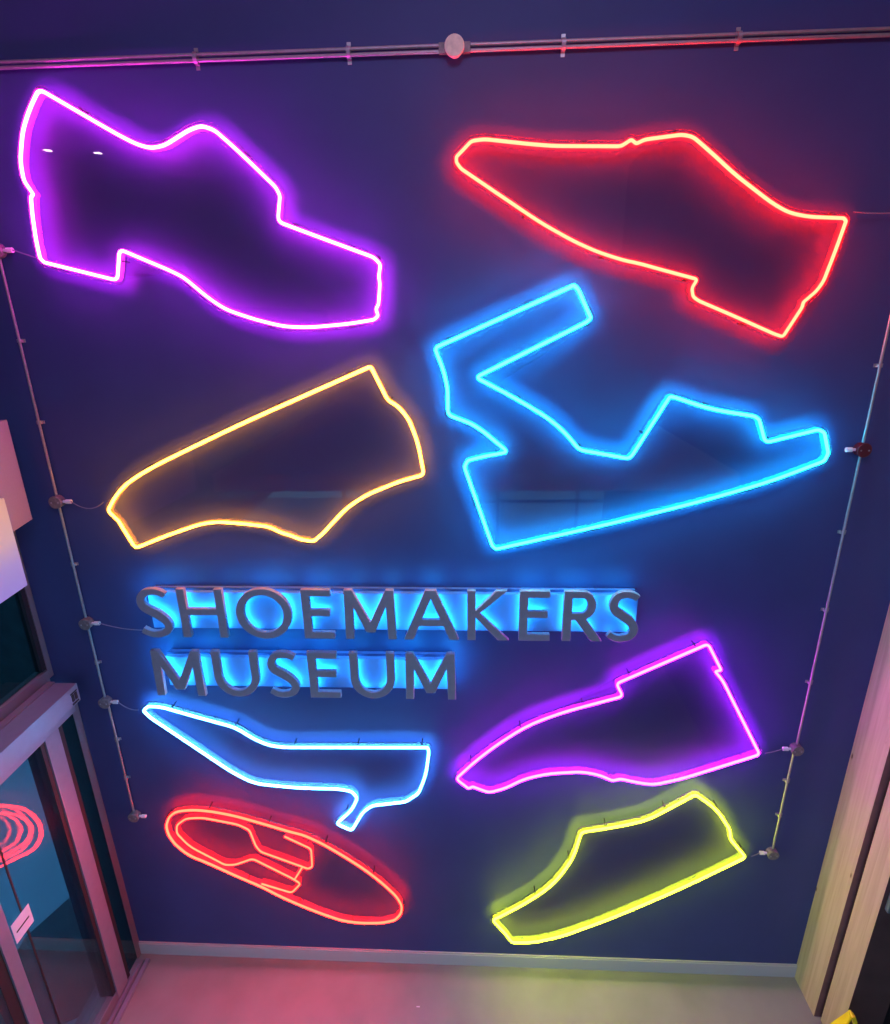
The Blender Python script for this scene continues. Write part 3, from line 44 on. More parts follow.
  'heel': ([(-2.1176, 2.3303), (-2.1202, 2.3352), (-2.1212, 2.34), (-2.1206, 2.3446), (-2.1184, 2.349), (-2.1147, 2.3531), (-2.0994, 2.3667), (-2.0947, 2.3703), (-2.0896, 2.3731), (-2.0843, 2.375), (-2.0787, 2.376), (-2.0727, 2.3761), (-2.0385, 2.3746), (-2.0242, 2.3736), (-2.0101, 2.3718), (-1.9961, 2.3692), (-1.9823, 2.3659), (-1.9686, 2.3618), (-1.8351, 2.318), (-1.7762, 2.2989), (-1.7171, 2.2801), (-1.658, 2.2616), (-1.5923, 2.2414), (-1.5699, 2.2336), (-1.5483, 2.2242), (-1.5276, 2.2132), (-1.5076, 2.2007), (-1.4885, 2.1867), (-1.4583, 2.1627), (-1.4349, 2.1453), (-1.4105, 2.1294), (-1.385, 2.1151), (-1.3678, 2.1062), (-1.353, 2.0991), (-1.3379, 2.093), (-1.3225, 2.0879), (-1.3067, 2.0838), (-1.2906, 2.0807), (-1.2752, 2.0782), (-1.248, 2.0747), (-1.2208, 2.0728), (-1.1934, 2.0726), (-0.2951, 2.0916), (-0.2907, 2.0913), (-0.2872, 2.0899), (-0.2845, 2.0876), (-0.2826, 2.0843), (-0.2815, 2.08), (-0.2799, 2.0689), (-0.2792, 2.0623), (-0.2788, 2.0556), (-0.2788, 2.049), (-0.2791, 2.0423), (-0.2798, 2.0357), (-0.2922, 1.9398), (-0.2997, 1.8945), (-0.3101, 1.8499), (-0.3236, 1.806), (-0.3455, 1.7423), (-0.3497, 1.732), (-0.3548, 1.7224), (-0.361, 1.7136), (-0.3681, 1.7054), (-0.3762, 1.6979), (-0.4231, 1.6589), (-0.432, 1.6523), (-0.4413, 1.6467), (-0.4511, 1.6422), (-0.4615, 1.6387), (-0.4723, 1.6363), (-0.6472, 1.6068), (-0.6574, 1.6046), (-0.667, 1.6013), (-0.6762, 1.597), (-0.6848, 1.5916), (-0.693, 1.5852), (-0.7116, 1.5691), (-0.7223, 1.5592), (-0.7322, 1.5485), (-0.7412, 1.5371), (-0.7493, 1.5251), (-0.7566, 1.5124), (-0.8145, 1.4027), (-0.8202, 1.3943), (-0.8268, 1.389), (-0.8343, 1.3868), (-0.8427, 1.3876), (-0.852, 1.3915), (-0.9061, 1.4216), (-0.9142, 1.4274), (-0.9188, 1.4336), (-0.9198, 1.4404), (-0.9174, 1.4478), (-0.9116, 1.4557), (-0.8478, 1.5244), (-0.8353, 1.5387), (-0.824, 1.5537), (-0.8137, 1.5694), (-0.8045, 1.5858), (-0.7964, 1.6029), (-0.7781, 1.6453), (-0.7757, 1.6524), (-0.7747, 1.6594), (-0.7753, 1.6662), (-0.7772, 1.673), (-0.7806, 1.6797), (-0.7944, 1.7018), (-0.7988, 1.7079), (-0.804, 1.7131), (-0.8099, 1.7172), (-0.8164, 1.7204), (-0.8237, 1.7227), (-0.8546, 1.7297), (-0.8788, 1.7343), (-0.9032, 1.7371), (-0.9278, 1.738), (-1.0768, 1.7385), (-1.1544, 1.7401), (-1.2318, 1.7445), (-1.3091, 1.7517), (-1.3987, 1.7616), (-1.4263, 1.766), (-1.4531, 1.7729), (-1.479, 1.7822), (-1.5039, 1.7941), (-1.528, 1.8084), (-1.5505, 1.8233), (-1.5891, 1.8502), (-1.6264, 1.8789), (-1.6623, 1.9094), (-1.7384, 1.9772), (-1.8006, 2.0327), (-1.8629, 2.0882), (-1.9252, 2.1435), (-2.0714, 2.2733), (-2.084, 2.2855), (-2.0955, 2.2986), (-2.1058, 2.3127)], [(-2.1399, 2.317), (-2.1449, 2.3264), (-2.1475, 2.3389), (-2.1458, 2.3523), (-2.1401, 2.3638), (-2.133, 2.3716), (-2.116, 2.3867), (-2.1089, 2.3921), (-2.1003, 2.3969), (-2.091, 2.4002), (-2.0813, 2.4019), (-2.0725, 2.4022), (-2.037, 2.4006), (-2.0217, 2.3995), (-2.0061, 2.3975), (-1.9908, 2.3947), (-1.9755, 2.391), (-1.9608, 2.3866), (-1.8271, 2.3427), (-1.7682, 2.3236), (-1.7093, 2.3049), (-1.6503, 2.2865), (-1.5842, 2.2661), (-1.5604, 2.2578), (-1.5371, 2.2476), (-1.5146, 2.2358), (-1.493, 2.2222), (-1.4727, 2.2073), (-1.4425, 2.1833), (-1.4201, 2.1666), (-1.397, 2.1517), (-1.3727, 2.138), (-1.3562, 2.1294), (-1.3425, 2.1229), (-1.329, 2.1174), (-1.3151, 2.1128), (-1.301, 2.1092), (-1.2861, 2.1063), (-1.2714, 2.104), (-1.2455, 2.1006), (-1.2198, 2.0988), (-1.1935, 2.0986), (-0.2943, 2.1177), (-0.2849, 2.1169), (-0.2738, 2.1126), (-0.2642, 2.1045), (-0.2582, 2.0942), (-0.2559, 2.085), (-0.2541, 2.0722), (-0.2533, 2.0645), (-0.2528, 2.0565), (-0.2528, 2.0484), (-0.2531, 2.0404), (-0.2539, 2.0327), (-0.2665, 1.936), (-0.2741, 1.8894), (-0.285, 1.8431), (-0.2989, 1.7979), (-0.3212, 1.7331), (-0.3261, 1.7209), (-0.3326, 1.7089), (-0.3404, 1.6976), (-0.3494, 1.6873), (-0.359, 1.6783), (-0.407, 1.6385), (-0.4175, 1.6306), (-0.4292, 1.6236), (-0.4416, 1.618), (-0.4545, 1.6136), (-0.4673, 1.6108), (-0.6422, 1.5813), (-0.6503, 1.5795), (-0.6572, 1.5772), (-0.6638, 1.5741), (-0.67, 1.5702), (-0.6765, 1.5651), (-0.6942, 1.5498), (-0.7039, 1.5408), (-0.7124, 1.5316), (-0.7202, 1.5217), (-0.7273, 1.5113), (-0.7338, 1.4999), (-0.7922, 1.3893), (-0.8008, 1.3765), (-0.8144, 1.3656), (-0.8318, 1.3604), (-0.8491, 1.3621), (-0.8634, 1.3681), (-0.92, 1.3996), (-0.9327, 1.4086), (-0.9435, 1.4234), (-0.9465, 1.4425), (-0.9408, 1.4599), (-0.9316, 1.4724), (-0.8671, 1.5418), (-0.8555, 1.5551), (-0.8453, 1.5686), (-0.836, 1.5829), (-0.8277, 1.5977), (-0.8201, 1.6136), (-0.8024, 1.6546), (-0.8011, 1.6583), (-0.8009, 1.6601), (-0.801, 1.6616), (-0.8015, 1.6634), (-0.8033, 1.6669), (-0.8159, 1.6872), (-0.8186, 1.6909), (-0.8208, 1.6931), (-0.8232, 1.6948), (-0.826, 1.6962), (-0.8304, 1.6975), (-0.8599, 1.7042), (-0.8827, 1.7086), (-0.9052, 1.7111), (-0.9283, 1.712), (-1.0771, 1.7125), (-1.1554, 1.7142), (-1.2338, 1.7186), (-1.3117, 1.7258), (-1.4021, 1.7359), (-1.4316, 1.7405), (-1.4608, 1.748), (-1.489, 1.7582), (-1.5162, 1.7711), (-1.5418, 1.7864), (-1.5651, 1.8018), (-1.6045, 1.8292), (-1.6428, 1.8587), (-1.6794, 1.8898), (-1.7557, 1.9578), (-1.8179, 2.0133), (-1.8802, 2.0687), (-1.9425, 2.1241), (-2.0891, 2.2543), (-2.1029, 2.2676), (-2.1158, 2.2824), (-2.1271, 2.2978)]),
  'sole': ([(-2.027, 1.51), (-2.0116, 1.5141), (-1.996, 1.5172), (-1.9802, 1.5193), (-1.9495, 1.5223), (-1.9232, 1.524), (-1.8968, 1.5241), (-1.8705, 1.5226), (-1.8454, 1.5203), (-1.8143, 1.517), (-1.7834, 1.5125), (-1.7526, 1.5068), (-1.7113, 1.4983), (-1.6693, 1.4889), (-1.6278, 1.4778), (-1.5868, 1.4649), (-1.5305, 1.4462), (-1.4774, 1.4281), (-1.4244, 1.4097), (-1.3716, 1.3907), (-1.3006, 1.3649), (-1.275, 1.356), (-1.2491, 1.3476), (-1.2231, 1.3398), (-1.2082, 1.3355), (-1.1825, 1.327), (-1.1578, 1.3163), (-1.1339, 1.3035), (-1.0955, 1.2808), (-1.0604, 1.2592), (-1.0263, 1.2362), (-0.993, 1.2118), (-0.963, 1.189), (-0.9251, 1.1595), (-0.8876, 1.1294), (-0.8507, 1.0986), (-0.811, 1.0648), (-0.7752, 1.0333), (-0.7406, 1.0006), (-0.7071, 0.9666), (-0.6848, 0.9431), (-0.6549, 0.9105), (-0.6262, 0.8769), (-0.5986, 0.8422), (-0.5682, 0.8025), (-0.5585, 0.789), (-0.5496, 0.7751), (-0.5414, 0.7607), (-0.5341, 0.7458), (-0.5276, 0.7305), (-0.5189, 0.7082), (-0.5146, 0.6956), (-0.5117, 0.6828), (-0.51, 0.6699), (-0.5097, 0.6567), (-0.5107, 0.6434), (-0.5122, 0.6307), (-0.5145, 0.6176), (-0.518, 0.6049), (-0.5228, 0.5928), (-0.5289, 0.5812), (-0.5362, 0.5701), (-0.5502, 0.551), (-0.5563, 0.5436), (-0.5632, 0.537), (-0.5707, 0.5315), (-0.579, 0.5268), (-0.5879, 0.5231), (-0.6193, 0.5121), (-0.6352, 0.5071), (-0.6513, 0.5029), (-0.6676, 0.4995), (-0.684, 0.4971), (-0.7006, 0.4956), (-0.7532, 0.4921), (-0.7923, 0.4908), (-0.8314, 0.4919), (-0.8704, 0.4955), (-0.8926, 0.4983), (-0.9158, 0.5018), (-0.9387, 0.5066), (-0.9612, 0.5127), (-0.9834, 0.52), (-1.0053, 0.5286), (-1.0307, 0.5394), (-1.069, 0.5561), (-1.1068, 0.5737), (-1.1443, 0.5921), (-1.1727, 0.6065), (-1.2133, 0.6276), (-1.2534, 0.6493), (-1.2931, 0.6719), (-1.3449, 0.7019), (-1.3809, 0.7236), (-1.4161, 0.7465), (-1.4506, 0.7705), (-1.4701, 0.7846), (-1.5046, 0.8086), (-1.54, 0.8312), (-1.5763, 0.8525), (-1.6582, 0.8985), (-1.7007, 0.9228), (-1.7428, 0.9477), (-1.7846, 0.9733), (-1.8084, 0.9881), (-1.8502, 1.0135), (-1.8926, 1.0381), (-1.9355, 1.0617), (-1.9805, 1.0859), (-1.9988, 1.0967), (-2.016, 1.1089), (-2.0321, 1.1223), (-2.0472, 1.137), (-2.0611, 1.153), (-2.0828, 1.18), (-2.0922, 1.1925), (-2.1008, 1.2055), (-2.1085, 1.2189), (-2.1153, 1.2329), (-2.1213, 1.2474), (-2.1286, 1.267), (-2.1329, 1.2795), (-2.1363, 1.2923), (-2.1388, 1.3052), (-2.1404, 1.3182), (-2.1412, 1.3315), (-2.1416, 1.3441), (-2.1414, 1.3573), (-2.14, 1.3703), (-2.1375, 1.3831), (-2.1339, 1.3956), (-2.1291, 1.4079), (-2.118, 1.433), (-2.1133, 1.4426), (-2.1078, 1.4517), (-2.1015, 1.4602), (-2.0945, 1.4682), (-2.0868, 1.4756), (-2.0767, 1.4845), (-2.0692, 1.4904), (-2.0615, 1.4957), (-2.0533, 1.5003), (-2.0447, 1.5041), (-2.0357, 1.5073)], [(-2.0342, 1.535), (-2.0176, 1.5395), (-2.0003, 1.5429), (-1.9832, 1.5451), (-1.9516, 1.5482), (-1.9241, 1.55), (-1.8961, 1.5501), (-1.8686, 1.5485), (-1.8429, 1.5462), (-1.811, 1.5428), (-1.7791, 1.5381), (-1.7477, 1.5323), (-1.7058, 1.5238), (-1.6631, 1.5141), (-1.6206, 1.5027), (-1.5788, 1.4897), (-1.5222, 1.4708), (-1.4689, 1.4527), (-1.4157, 1.4342), (-1.3627, 1.4152), (-1.2918, 1.3894), (-1.2666, 1.3806), (-1.2414, 1.3724), (-1.2158, 1.3647), (-1.2005, 1.3603), (-1.1733, 1.3513), (-1.1465, 1.3397), (-1.1212, 1.3262), (-1.082, 1.3031), (-1.0463, 1.281), (-1.0113, 1.2575), (-0.9775, 1.2327), (-0.9472, 1.2096), (-0.9089, 1.1799), (-0.8711, 1.1495), (-0.834, 1.1185), (-0.794, 1.0845), (-0.7577, 1.0525), (-0.7224, 1.0191), (-0.6884, 0.9847), (-0.6658, 0.9608), (-0.6354, 0.9277), (-0.6061, 0.8934), (-0.5781, 0.8582), (-0.5474, 0.818), (-0.537, 0.8037), (-0.5273, 0.7885), (-0.5184, 0.7728), (-0.5105, 0.7567), (-0.5035, 0.7404), (-0.4944, 0.7172), (-0.4896, 0.7027), (-0.486, 0.6874), (-0.4841, 0.6718), (-0.4837, 0.6561), (-0.4848, 0.6409), (-0.4865, 0.6269), (-0.4891, 0.6118), (-0.4933, 0.5966), (-0.4991, 0.582), (-0.5064, 0.568), (-0.5149, 0.5552), (-0.5297, 0.535), (-0.5373, 0.5258), (-0.5464, 0.5171), (-0.5566, 0.5096), (-0.5676, 0.5034), (-0.5786, 0.4988), (-0.6111, 0.4875), (-0.628, 0.4821), (-0.6454, 0.4775), (-0.6631, 0.4739), (-0.6809, 0.4713), (-0.6986, 0.4697), (-0.7519, 0.4662), (-0.7922, 0.4648), (-0.833, 0.466), (-0.8732, 0.4697), (-0.8962, 0.4725), (-0.9205, 0.4762), (-0.9448, 0.4813), (-0.9687, 0.4878), (-0.9923, 0.4955), (-1.0151, 0.5045), (-1.041, 0.5155), (-1.0796, 0.5324), (-1.118, 0.5502), (-1.1559, 0.5689), (-1.1846, 0.5834), (-1.2255, 0.6046), (-1.266, 0.6266), (-1.306, 0.6493), (-1.3581, 0.6796), (-1.3947, 0.7016), (-1.4306, 0.7249), (-1.4656, 0.7493), (-1.4851, 0.7634), (-1.519, 0.7869), (-1.5536, 0.809), (-1.5892, 0.8299), (-1.671, 0.8759), (-1.7138, 0.9003), (-1.7562, 0.9255), (-1.7983, 0.9512), (-1.822, 0.9659), (-1.8635, 0.9911), (-1.9054, 1.0154), (-1.9479, 1.0389), (-1.9932, 1.0633), (-2.0129, 1.0749), (-2.0318, 1.0882), (-2.0495, 1.1029), (-2.0661, 1.1191), (-2.0811, 1.1363), (-2.1033, 1.164), (-2.1135, 1.1775), (-2.123, 1.1919), (-2.1315, 1.2068), (-2.139, 1.2222), (-2.1454, 1.2379), (-2.1531, 1.2582), (-2.1578, 1.272), (-2.1616, 1.2864), (-2.1645, 1.301), (-2.1663, 1.3158), (-2.1672, 1.3303), (-2.1676, 1.344), (-2.1673, 1.3589), (-2.1657, 1.3742), (-2.1628, 1.3892), (-2.1585, 1.404), (-2.1531, 1.4179), (-2.1416, 1.444), (-2.1361, 1.4551), (-2.1294, 1.4662), (-2.1218, 1.4765), (-2.1133, 1.4862), (-2.1043, 1.4948), (-2.0934, 1.5044), (-2.0847, 1.5114), (-2.0751, 1.5179), (-2.065, 1.5235), (-2.0544, 1.5283), (-2.0439, 1.532)]),
  'court': ([(1.4358, 1.7419), (1.4445, 1.7476), (1.4533, 1.7504), (1.462, 1.7505), (1.4707, 1.7477), (1.4795, 1.7422), (1.547, 1.6885), (1.572, 1.6671), (1.5954, 1.6443), (1.6171, 1.62), (1.6371, 1.5941), (1.6555, 1.5668), (1.7042, 1.4888), (1.7104, 1.4778), (1.7157, 1.4664), (1.72, 1.4547), (1.7232, 1.4426), (1.7255, 1.4302), (1.7284, 1.4091), (1.7301, 1.4003), (1.7327, 1.3918), (1.7362, 1.3837), (1.7405, 1.376), (1.7457, 1.3687), (1.8375, 1.2528), (1.8428, 1.2442), (1.845, 1.236), (1.844, 1.2282), (1.8399, 1.2208), (1.8326, 1.2138), (1.6175, 1.0488), (1.502, 0.9621), (1.3847, 0.878), (1.2657, 0.7964), (1.1235, 0.701), (1.0325, 0.6417), (0.94, 0.5846), (0.8461, 0.5298), (0.7279, 0.4627), (0.6754, 0.435), (0.6214, 0.4104), (0.5659, 0.389), (0.5104, 0.3695), (0.4859, 0.3616), (0.4612, 0.3553), (0.4361, 0.3504), (0.4108, 0.3469), (0.3852, 0.3449), (0.3225, 0.3419), (0.3126, 0.3424), (0.3038, 0.3448), (0.2962, 0.3492), (0.2897, 0.3556), (0.2843, 0.364), (0.2732, 0.3858), (0.2615, 0.4073), (0.2488, 0.4281), (0.2351, 0.4483), (0.1693, 0.5398), (0.1643, 0.5487), (0.1624, 0.5571), (0.1636, 0.565), (0.1679, 0.5725), (0.1753, 0.5795), (0.2743, 0.6546), (0.332, 0.7), (0.388, 0.7476), (0.4421, 0.7972), (0.48, 0.8333), (0.5128, 0.8667), (0.5432, 0.902), (0.5711, 0.9391), (0.5964, 0.9781), (0.6193, 1.019), (0.6491, 1.0766), (0.6671, 1.1142), (0.6829, 1.1525), (0.6962, 1.1917), (0.7073, 1.2317), (0.7159, 1.2725), (0.7369, 1.3871), (0.7398, 1.3973), (0.7444, 1.4058), (0.7509, 1.4126), (0.7591, 1.4177), (0.7691, 1.4211), (0.916, 1.4561), (0.9669, 1.469), (1.0174, 1.4835), (1.0674, 1.4995), (1.0959, 1.5091), (1.1253, 1.5201), (1.1537, 1.5329), (1.1812, 1.5475), (1.2077, 1.564), (1.2332, 1.5823), (1.288, 1.6242), (1.3218, 1.6503), (1.3554, 1.6768), (1.3888, 1.7037)], [(1.4205, 1.763), (1.4332, 1.7712), (1.449, 1.7764), (1.4659, 1.7765), (1.4818, 1.7715), (1.4946, 1.7634), (1.5635, 1.7086), (1.5895, 1.6864), (1.6142, 1.6623), (1.6371, 1.6366), (1.6582, 1.6094), (1.6773, 1.581), (1.7265, 1.5021), (1.7336, 1.4897), (1.7398, 1.4764), (1.7448, 1.4626), (1.7486, 1.4484), (1.7512, 1.4343), (1.7541, 1.4134), (1.7554, 1.4066), (1.7572, 1.4008), (1.7595, 1.3953), (1.7625, 1.39), (1.7665, 1.3843), (1.8587, 1.2678), (1.8669, 1.2547), (1.8714, 1.2378), (1.8692, 1.2199), (1.8607, 1.2047), (1.8496, 1.194), (1.6332, 1.0281), (1.5174, 0.9412), (1.3997, 0.8567), (1.2803, 0.7748), (1.1378, 0.6794), (1.0464, 0.6197), (0.9534, 0.5623), (0.8591, 0.5072), (0.7404, 0.4399), (0.6869, 0.4116), (0.6315, 0.3864), (0.5749, 0.3646), (0.5187, 0.3448), (0.4931, 0.3366), (0.4669, 0.3299), (0.4404, 0.3247), (0.4136, 0.321), (0.3868, 0.319), (0.3225, 0.3159), (0.3084, 0.3165), (0.2936, 0.3207), (0.2803, 0.3284), (0.2694, 0.3392), (0.2618, 0.351), (0.2502, 0.3737), (0.239, 0.3943), (0.227, 0.414), (0.2138, 0.4334), (0.1473, 0.5258), (0.1398, 0.5393), (0.136, 0.5561), (0.1386, 0.5737), (0.1472, 0.5887), (0.1584, 0.5994), (0.2584, 0.6752), (0.3156, 0.7202), (0.3707, 0.7671), (0.4243, 0.8162), (0.4617, 0.8518), (0.4937, 0.8843), (0.5229, 0.9183), (0.5497, 0.954), (0.5742, 0.9916), (0.5964, 1.0314), (0.6258, 1.0882), (0.6434, 1.1247), (0.6585, 1.1617), (0.6714, 1.1994), (0.682, 1.2379), (0.6904, 1.2775), (0.7115, 1.393), (0.7156, 1.4072), (0.7233, 1.4212), (0.7343, 1.4329), (0.7479, 1.4413), (0.7619, 1.4461), (0.9097, 1.4813), (0.9601, 1.4941), (1.0098, 1.5084), (1.0593, 1.5242), (1.0872, 1.5336), (1.1154, 1.5442), (1.1423, 1.5563), (1.1682, 1.5701), (1.1933, 1.5856), (1.2178, 1.6032), (1.2721, 1.6448), (1.3058, 1.6708), (1.3392, 1.6972), (1.3724, 1.7239)]),
  'sole_in': [(-1.307, 1.3078), (-1.152, 1.2148), (-1.1434, 1.2085), (-1.1369, 1.2011), (-1.1323, 1.1926), (-1.1298, 1.183), (-1.1294, 1.1724), (-1.1354, 1.0439), (-1.136, 1.0396), (-1.1373, 1.0357), (-1.1393, 1.0322), (-1.1421, 1.0291), (-1.1456, 1.0265), (-1.1585, 1.0184), (-1.1623, 1.0164), (-1.1663, 1.0153), (-1.1703, 1.015), (-1.1743, 1.0156), (-1.1785, 1.0171), (-1.4769, 1.1533), (-1.483, 1.1565), (-1.4885, 1.1603), (-1.4934, 1.1648), (-1.4977, 1.1698), (-1.5015, 1.1755), (-1.5097, 1.1895), (-1.5143, 1.1981), (-1.5182, 1.2068), (-1.5216, 1.2158), (-1.5243, 1.225), (-1.5265, 1.2345), (-1.5451, 1.3327), (-1.5477, 1.3426), (-1.5518, 1.3516), (-1.5573, 1.3596), (-1.5641, 1.3667), (-1.5724, 1.3728), (-1.5933, 1.386), (-1.6061, 1.3935), (-1.6192, 1.4), (-1.6328, 1.4055), (-1.6467, 1.4101), (-1.661, 1.4138), (-1.8228, 1.4491), (-1.8423, 1.4528), (-1.8618, 1.4551), (-1.8815, 1.4562), (-1.9011, 1.456), (-1.9209, 1.4545), (-1.9614, 1.4501), (-1.9723, 1.4484), (-1.9827, 1.4454), (-1.9926, 1.4413), (-2.002, 1.436), (-2.011, 1.4295), (-2.0465, 1.4007), (-2.053, 1.3946), (-2.0584, 1.3879), (-2.0627, 1.3805), (-2.0659, 1.3725), (-2.068, 1.3638), (-2.073, 1.3338), (-2.0739, 1.3249), (-2.0735, 1.3162), (-2.072, 1.3078), (-2.0691, 1.2997), (-2.0651, 1.2917), (-2.0359, 1.2431), (-2.0234, 1.2239), (-2.0095, 1.2061), (-1.9942, 1.1896), (-1.9774, 1.1743), (-1.9593, 1.1604), (-1.7881, 1.0393), (-1.7809, 1.0348), (-1.7734, 1.0314), (-1.7655, 1.0291), (-1.7573, 1.0278), (-1.7489, 1.0276), (-1.7287, 1.0284), (-1.7167, 1.0293), (-1.705, 1.0311), (-1.6934, 1.0339), (-1.6821, 1.0376), (-1.671, 1.0422), (-1.5855, 1.0817), (-1.5754, 1.0853), (-1.5655, 1.0867), (-1.5558, 1.0859), (-1.5462, 1.083), (-1.5367, 1.0779), (-1.3078, 0.9263), (-1.2927, 0.9156), (-1.2782, 0.9041), (-1.2644, 0.8918), (-1.2509, 0.879), (-1.2462, 0.8734), (-1.2437, 0.8677), (-1.2433, 0.8619), (-1.245, 0.8559), (-1.2489, 0.8497), (-1.2928, 0.7949), (-1.3001, 0.7874), (-1.3081, 0.7825), (-1.3169, 0.7801), (-1.3263, 0.7802), (-1.3364, 0.7829), (-1.5248, 0.8538)],
  'sole_con': [(-1.209, 1.0231), (-1.2721, 0.9114)],
}
LETTERS = [('S', -1.9755, 0.212, 0), ('H', -1.7202, 0.2725, 0), ('O', -1.3814, 0.3305, 0), ('E', -0.9855, 0.1796, 0), ('M', -0.7403, 0.2996, 0), ('A', -0.3952, 0.3217, 0), ('K', -0.0251, 0.2424, 0), ('E', 0.2729, 0.18, 0), ('R', 0.523, 0.2288, 0), ('S', 0.7749, 0.187, 0), ('M', -1.9527, 0.3061, 1), ('U', -1.5747, 0.2807, 1), ('S', -1.2415, 0.2015, 1), ('E', -0.9874, 0.1876, 1), ('U', -0.7324, 0.2698, 1), ('M', -0.3997, 0.3049, 1)]
# ---------------------------------------------------------------- materials
def mat(name, col, rough=0.5, metal=0.0, spec=0.5, noise=0.0, nscale=8.0, bump=0.0, bscale=60.0, emit=None, es=0.0):
    m = bpy.data.materials.new(name); m.use_nodes = True
    nt = m.node_tree; b = nt.nodes['Principled BSDF']
    b.inputs['Base Color'].default_value = (*col, 1)
    b.inputs['Roughness'].default_value = rough
    b.inputs['Metallic'].default_value = metal
    b.inputs['Specular IOR Level'].default_value = spec
    tc = nt.nodes.new('ShaderNodeTexCoord')
    if noise:
        n = nt.nodes.new('ShaderNodeTexNoise'); n.inputs['Scale'].default_value = nscale; n.inputs['Detail'].default_value = 6
        nt.links.new(tc.outputs['Object'], n.inputs['Vector'])
        r = nt.nodes.new('ShaderNodeValToRGB')
        r.color_ramp.elements[0].position = 0.3; r.color_ramp.elements[1].position = 0.7
        r.color_ramp.elements[0].color = (*[c * (1 - noise) for c in col], 1)
        r.color_ramp.elements[1].color = (*[min(1, c * (1 + noise)) for c in col], 1)
        nt.links.new(n.outputs['Fac'], r.inputs['Fac']); nt.links.new(r.outputs['Color'], b.inputs['Base Color'])
    if bump:
        n2 = nt.nodes.new('ShaderNodeTexNoise'); n2.inputs['Scale'].default_value = bscale; n2.inputs['Detail'].default_value = 4
        nt.links.new(tc.outputs['Object'], n2.inputs['Vector'])
        bp = nt.nodes.new('ShaderNodeBump'); bp.inputs['Strength'].default_value = bump; bp.inputs['Distance'].default_value = 0.004
        nt.links.new(n2.outputs['Fac'], bp.inputs['Height']); nt.links.new(bp.outputs['Normal'], b.inputs['Normal'])
    if emit:
        b.inputs['Emission Color'].default_value = (*emit, 1); b.inputs['Emission Strength'].default_value = es
    return m

def emat(name, rgb):
    m = bpy.data.materials.new(name); m.use_nodes = True
    nt = m.node_tree; nt.nodes.clear()
    e = nt.nodes.new('ShaderNodeEmission'); mx = max(rgb)
    e.inputs[0].default_value = (*[c / mx for c in rgb], 1); e.inputs[1].default_value = mx
    o = nt.nodes.new('ShaderNodeOutputMaterial'); nt.links.new(e.outputs[0], o.inputs[0])
    return m

def glassmat(name, tint, ior=1.5, haze=0.0, rough=0.0, hazecol=(.8, .8, .8)):
    m = bpy.data.materials.new(name); m.use_nodes = True
    nt = m.node_tree; nt.nodes.clear()
    t = nt.nodes.new('ShaderNodeBsdfTransparent'); t.inputs[0].default_value = (*tint, 1)
    g = nt.nodes.new('ShaderNodeBsdfGlossy'); g.inputs['Roughness'].default_value = rough
    # Schlick reflectance from the facing angle, the same from both sides of the sheet
    lw = nt.nodes.new('ShaderNodeLayerWeight'); lw.inputs['Blend'].default_value = 0.5
    pw = nt.nodes.new('ShaderNodeMath'); pw.operation = 'POWER'; pw.inputs[1].default_value = 5.0
    nt.links.new(lw.outputs['Facing'], pw.inputs[0])
    r0 = ((ior - 1) / (ior + 1)) ** 2
    fr = nt.nodes.new('ShaderNodeMath'); fr.operation = 'MULTIPLY_ADD'; fr.inputs[1].default_value = 1 - r0; fr.inputs[2].default_value = r0
    nt.links.new(pw.outputs[0], fr.inputs[0])
    mx = nt.nodes.new('ShaderNodeMixShader'); o = nt.nodes.new('ShaderNodeOutputMaterial')
    base = t.outputs[0]
    if haze:
        d = nt.nodes.new('ShaderNodeBsdfDiffuse'); d.inputs[0].default_value = (*hazecol, 1)
        m2 = nt.nodes.new('ShaderNodeMixShader'); m2.inputs[0].default_value = haze
        nt.links.new(t.outputs[0], m2.inputs[1]); nt.links.new(d.outputs[0], m2.inputs[2]); base = m2.outputs[0]
    nt.links.new(fr.outputs[0], mx.inputs[0]); nt.links.new(base, mx.inputs[1]); nt.links.new(g.outputs[0], mx.inputs[2])
    nt.links.new(mx.outputs[0], o.inputs[0])
    return m

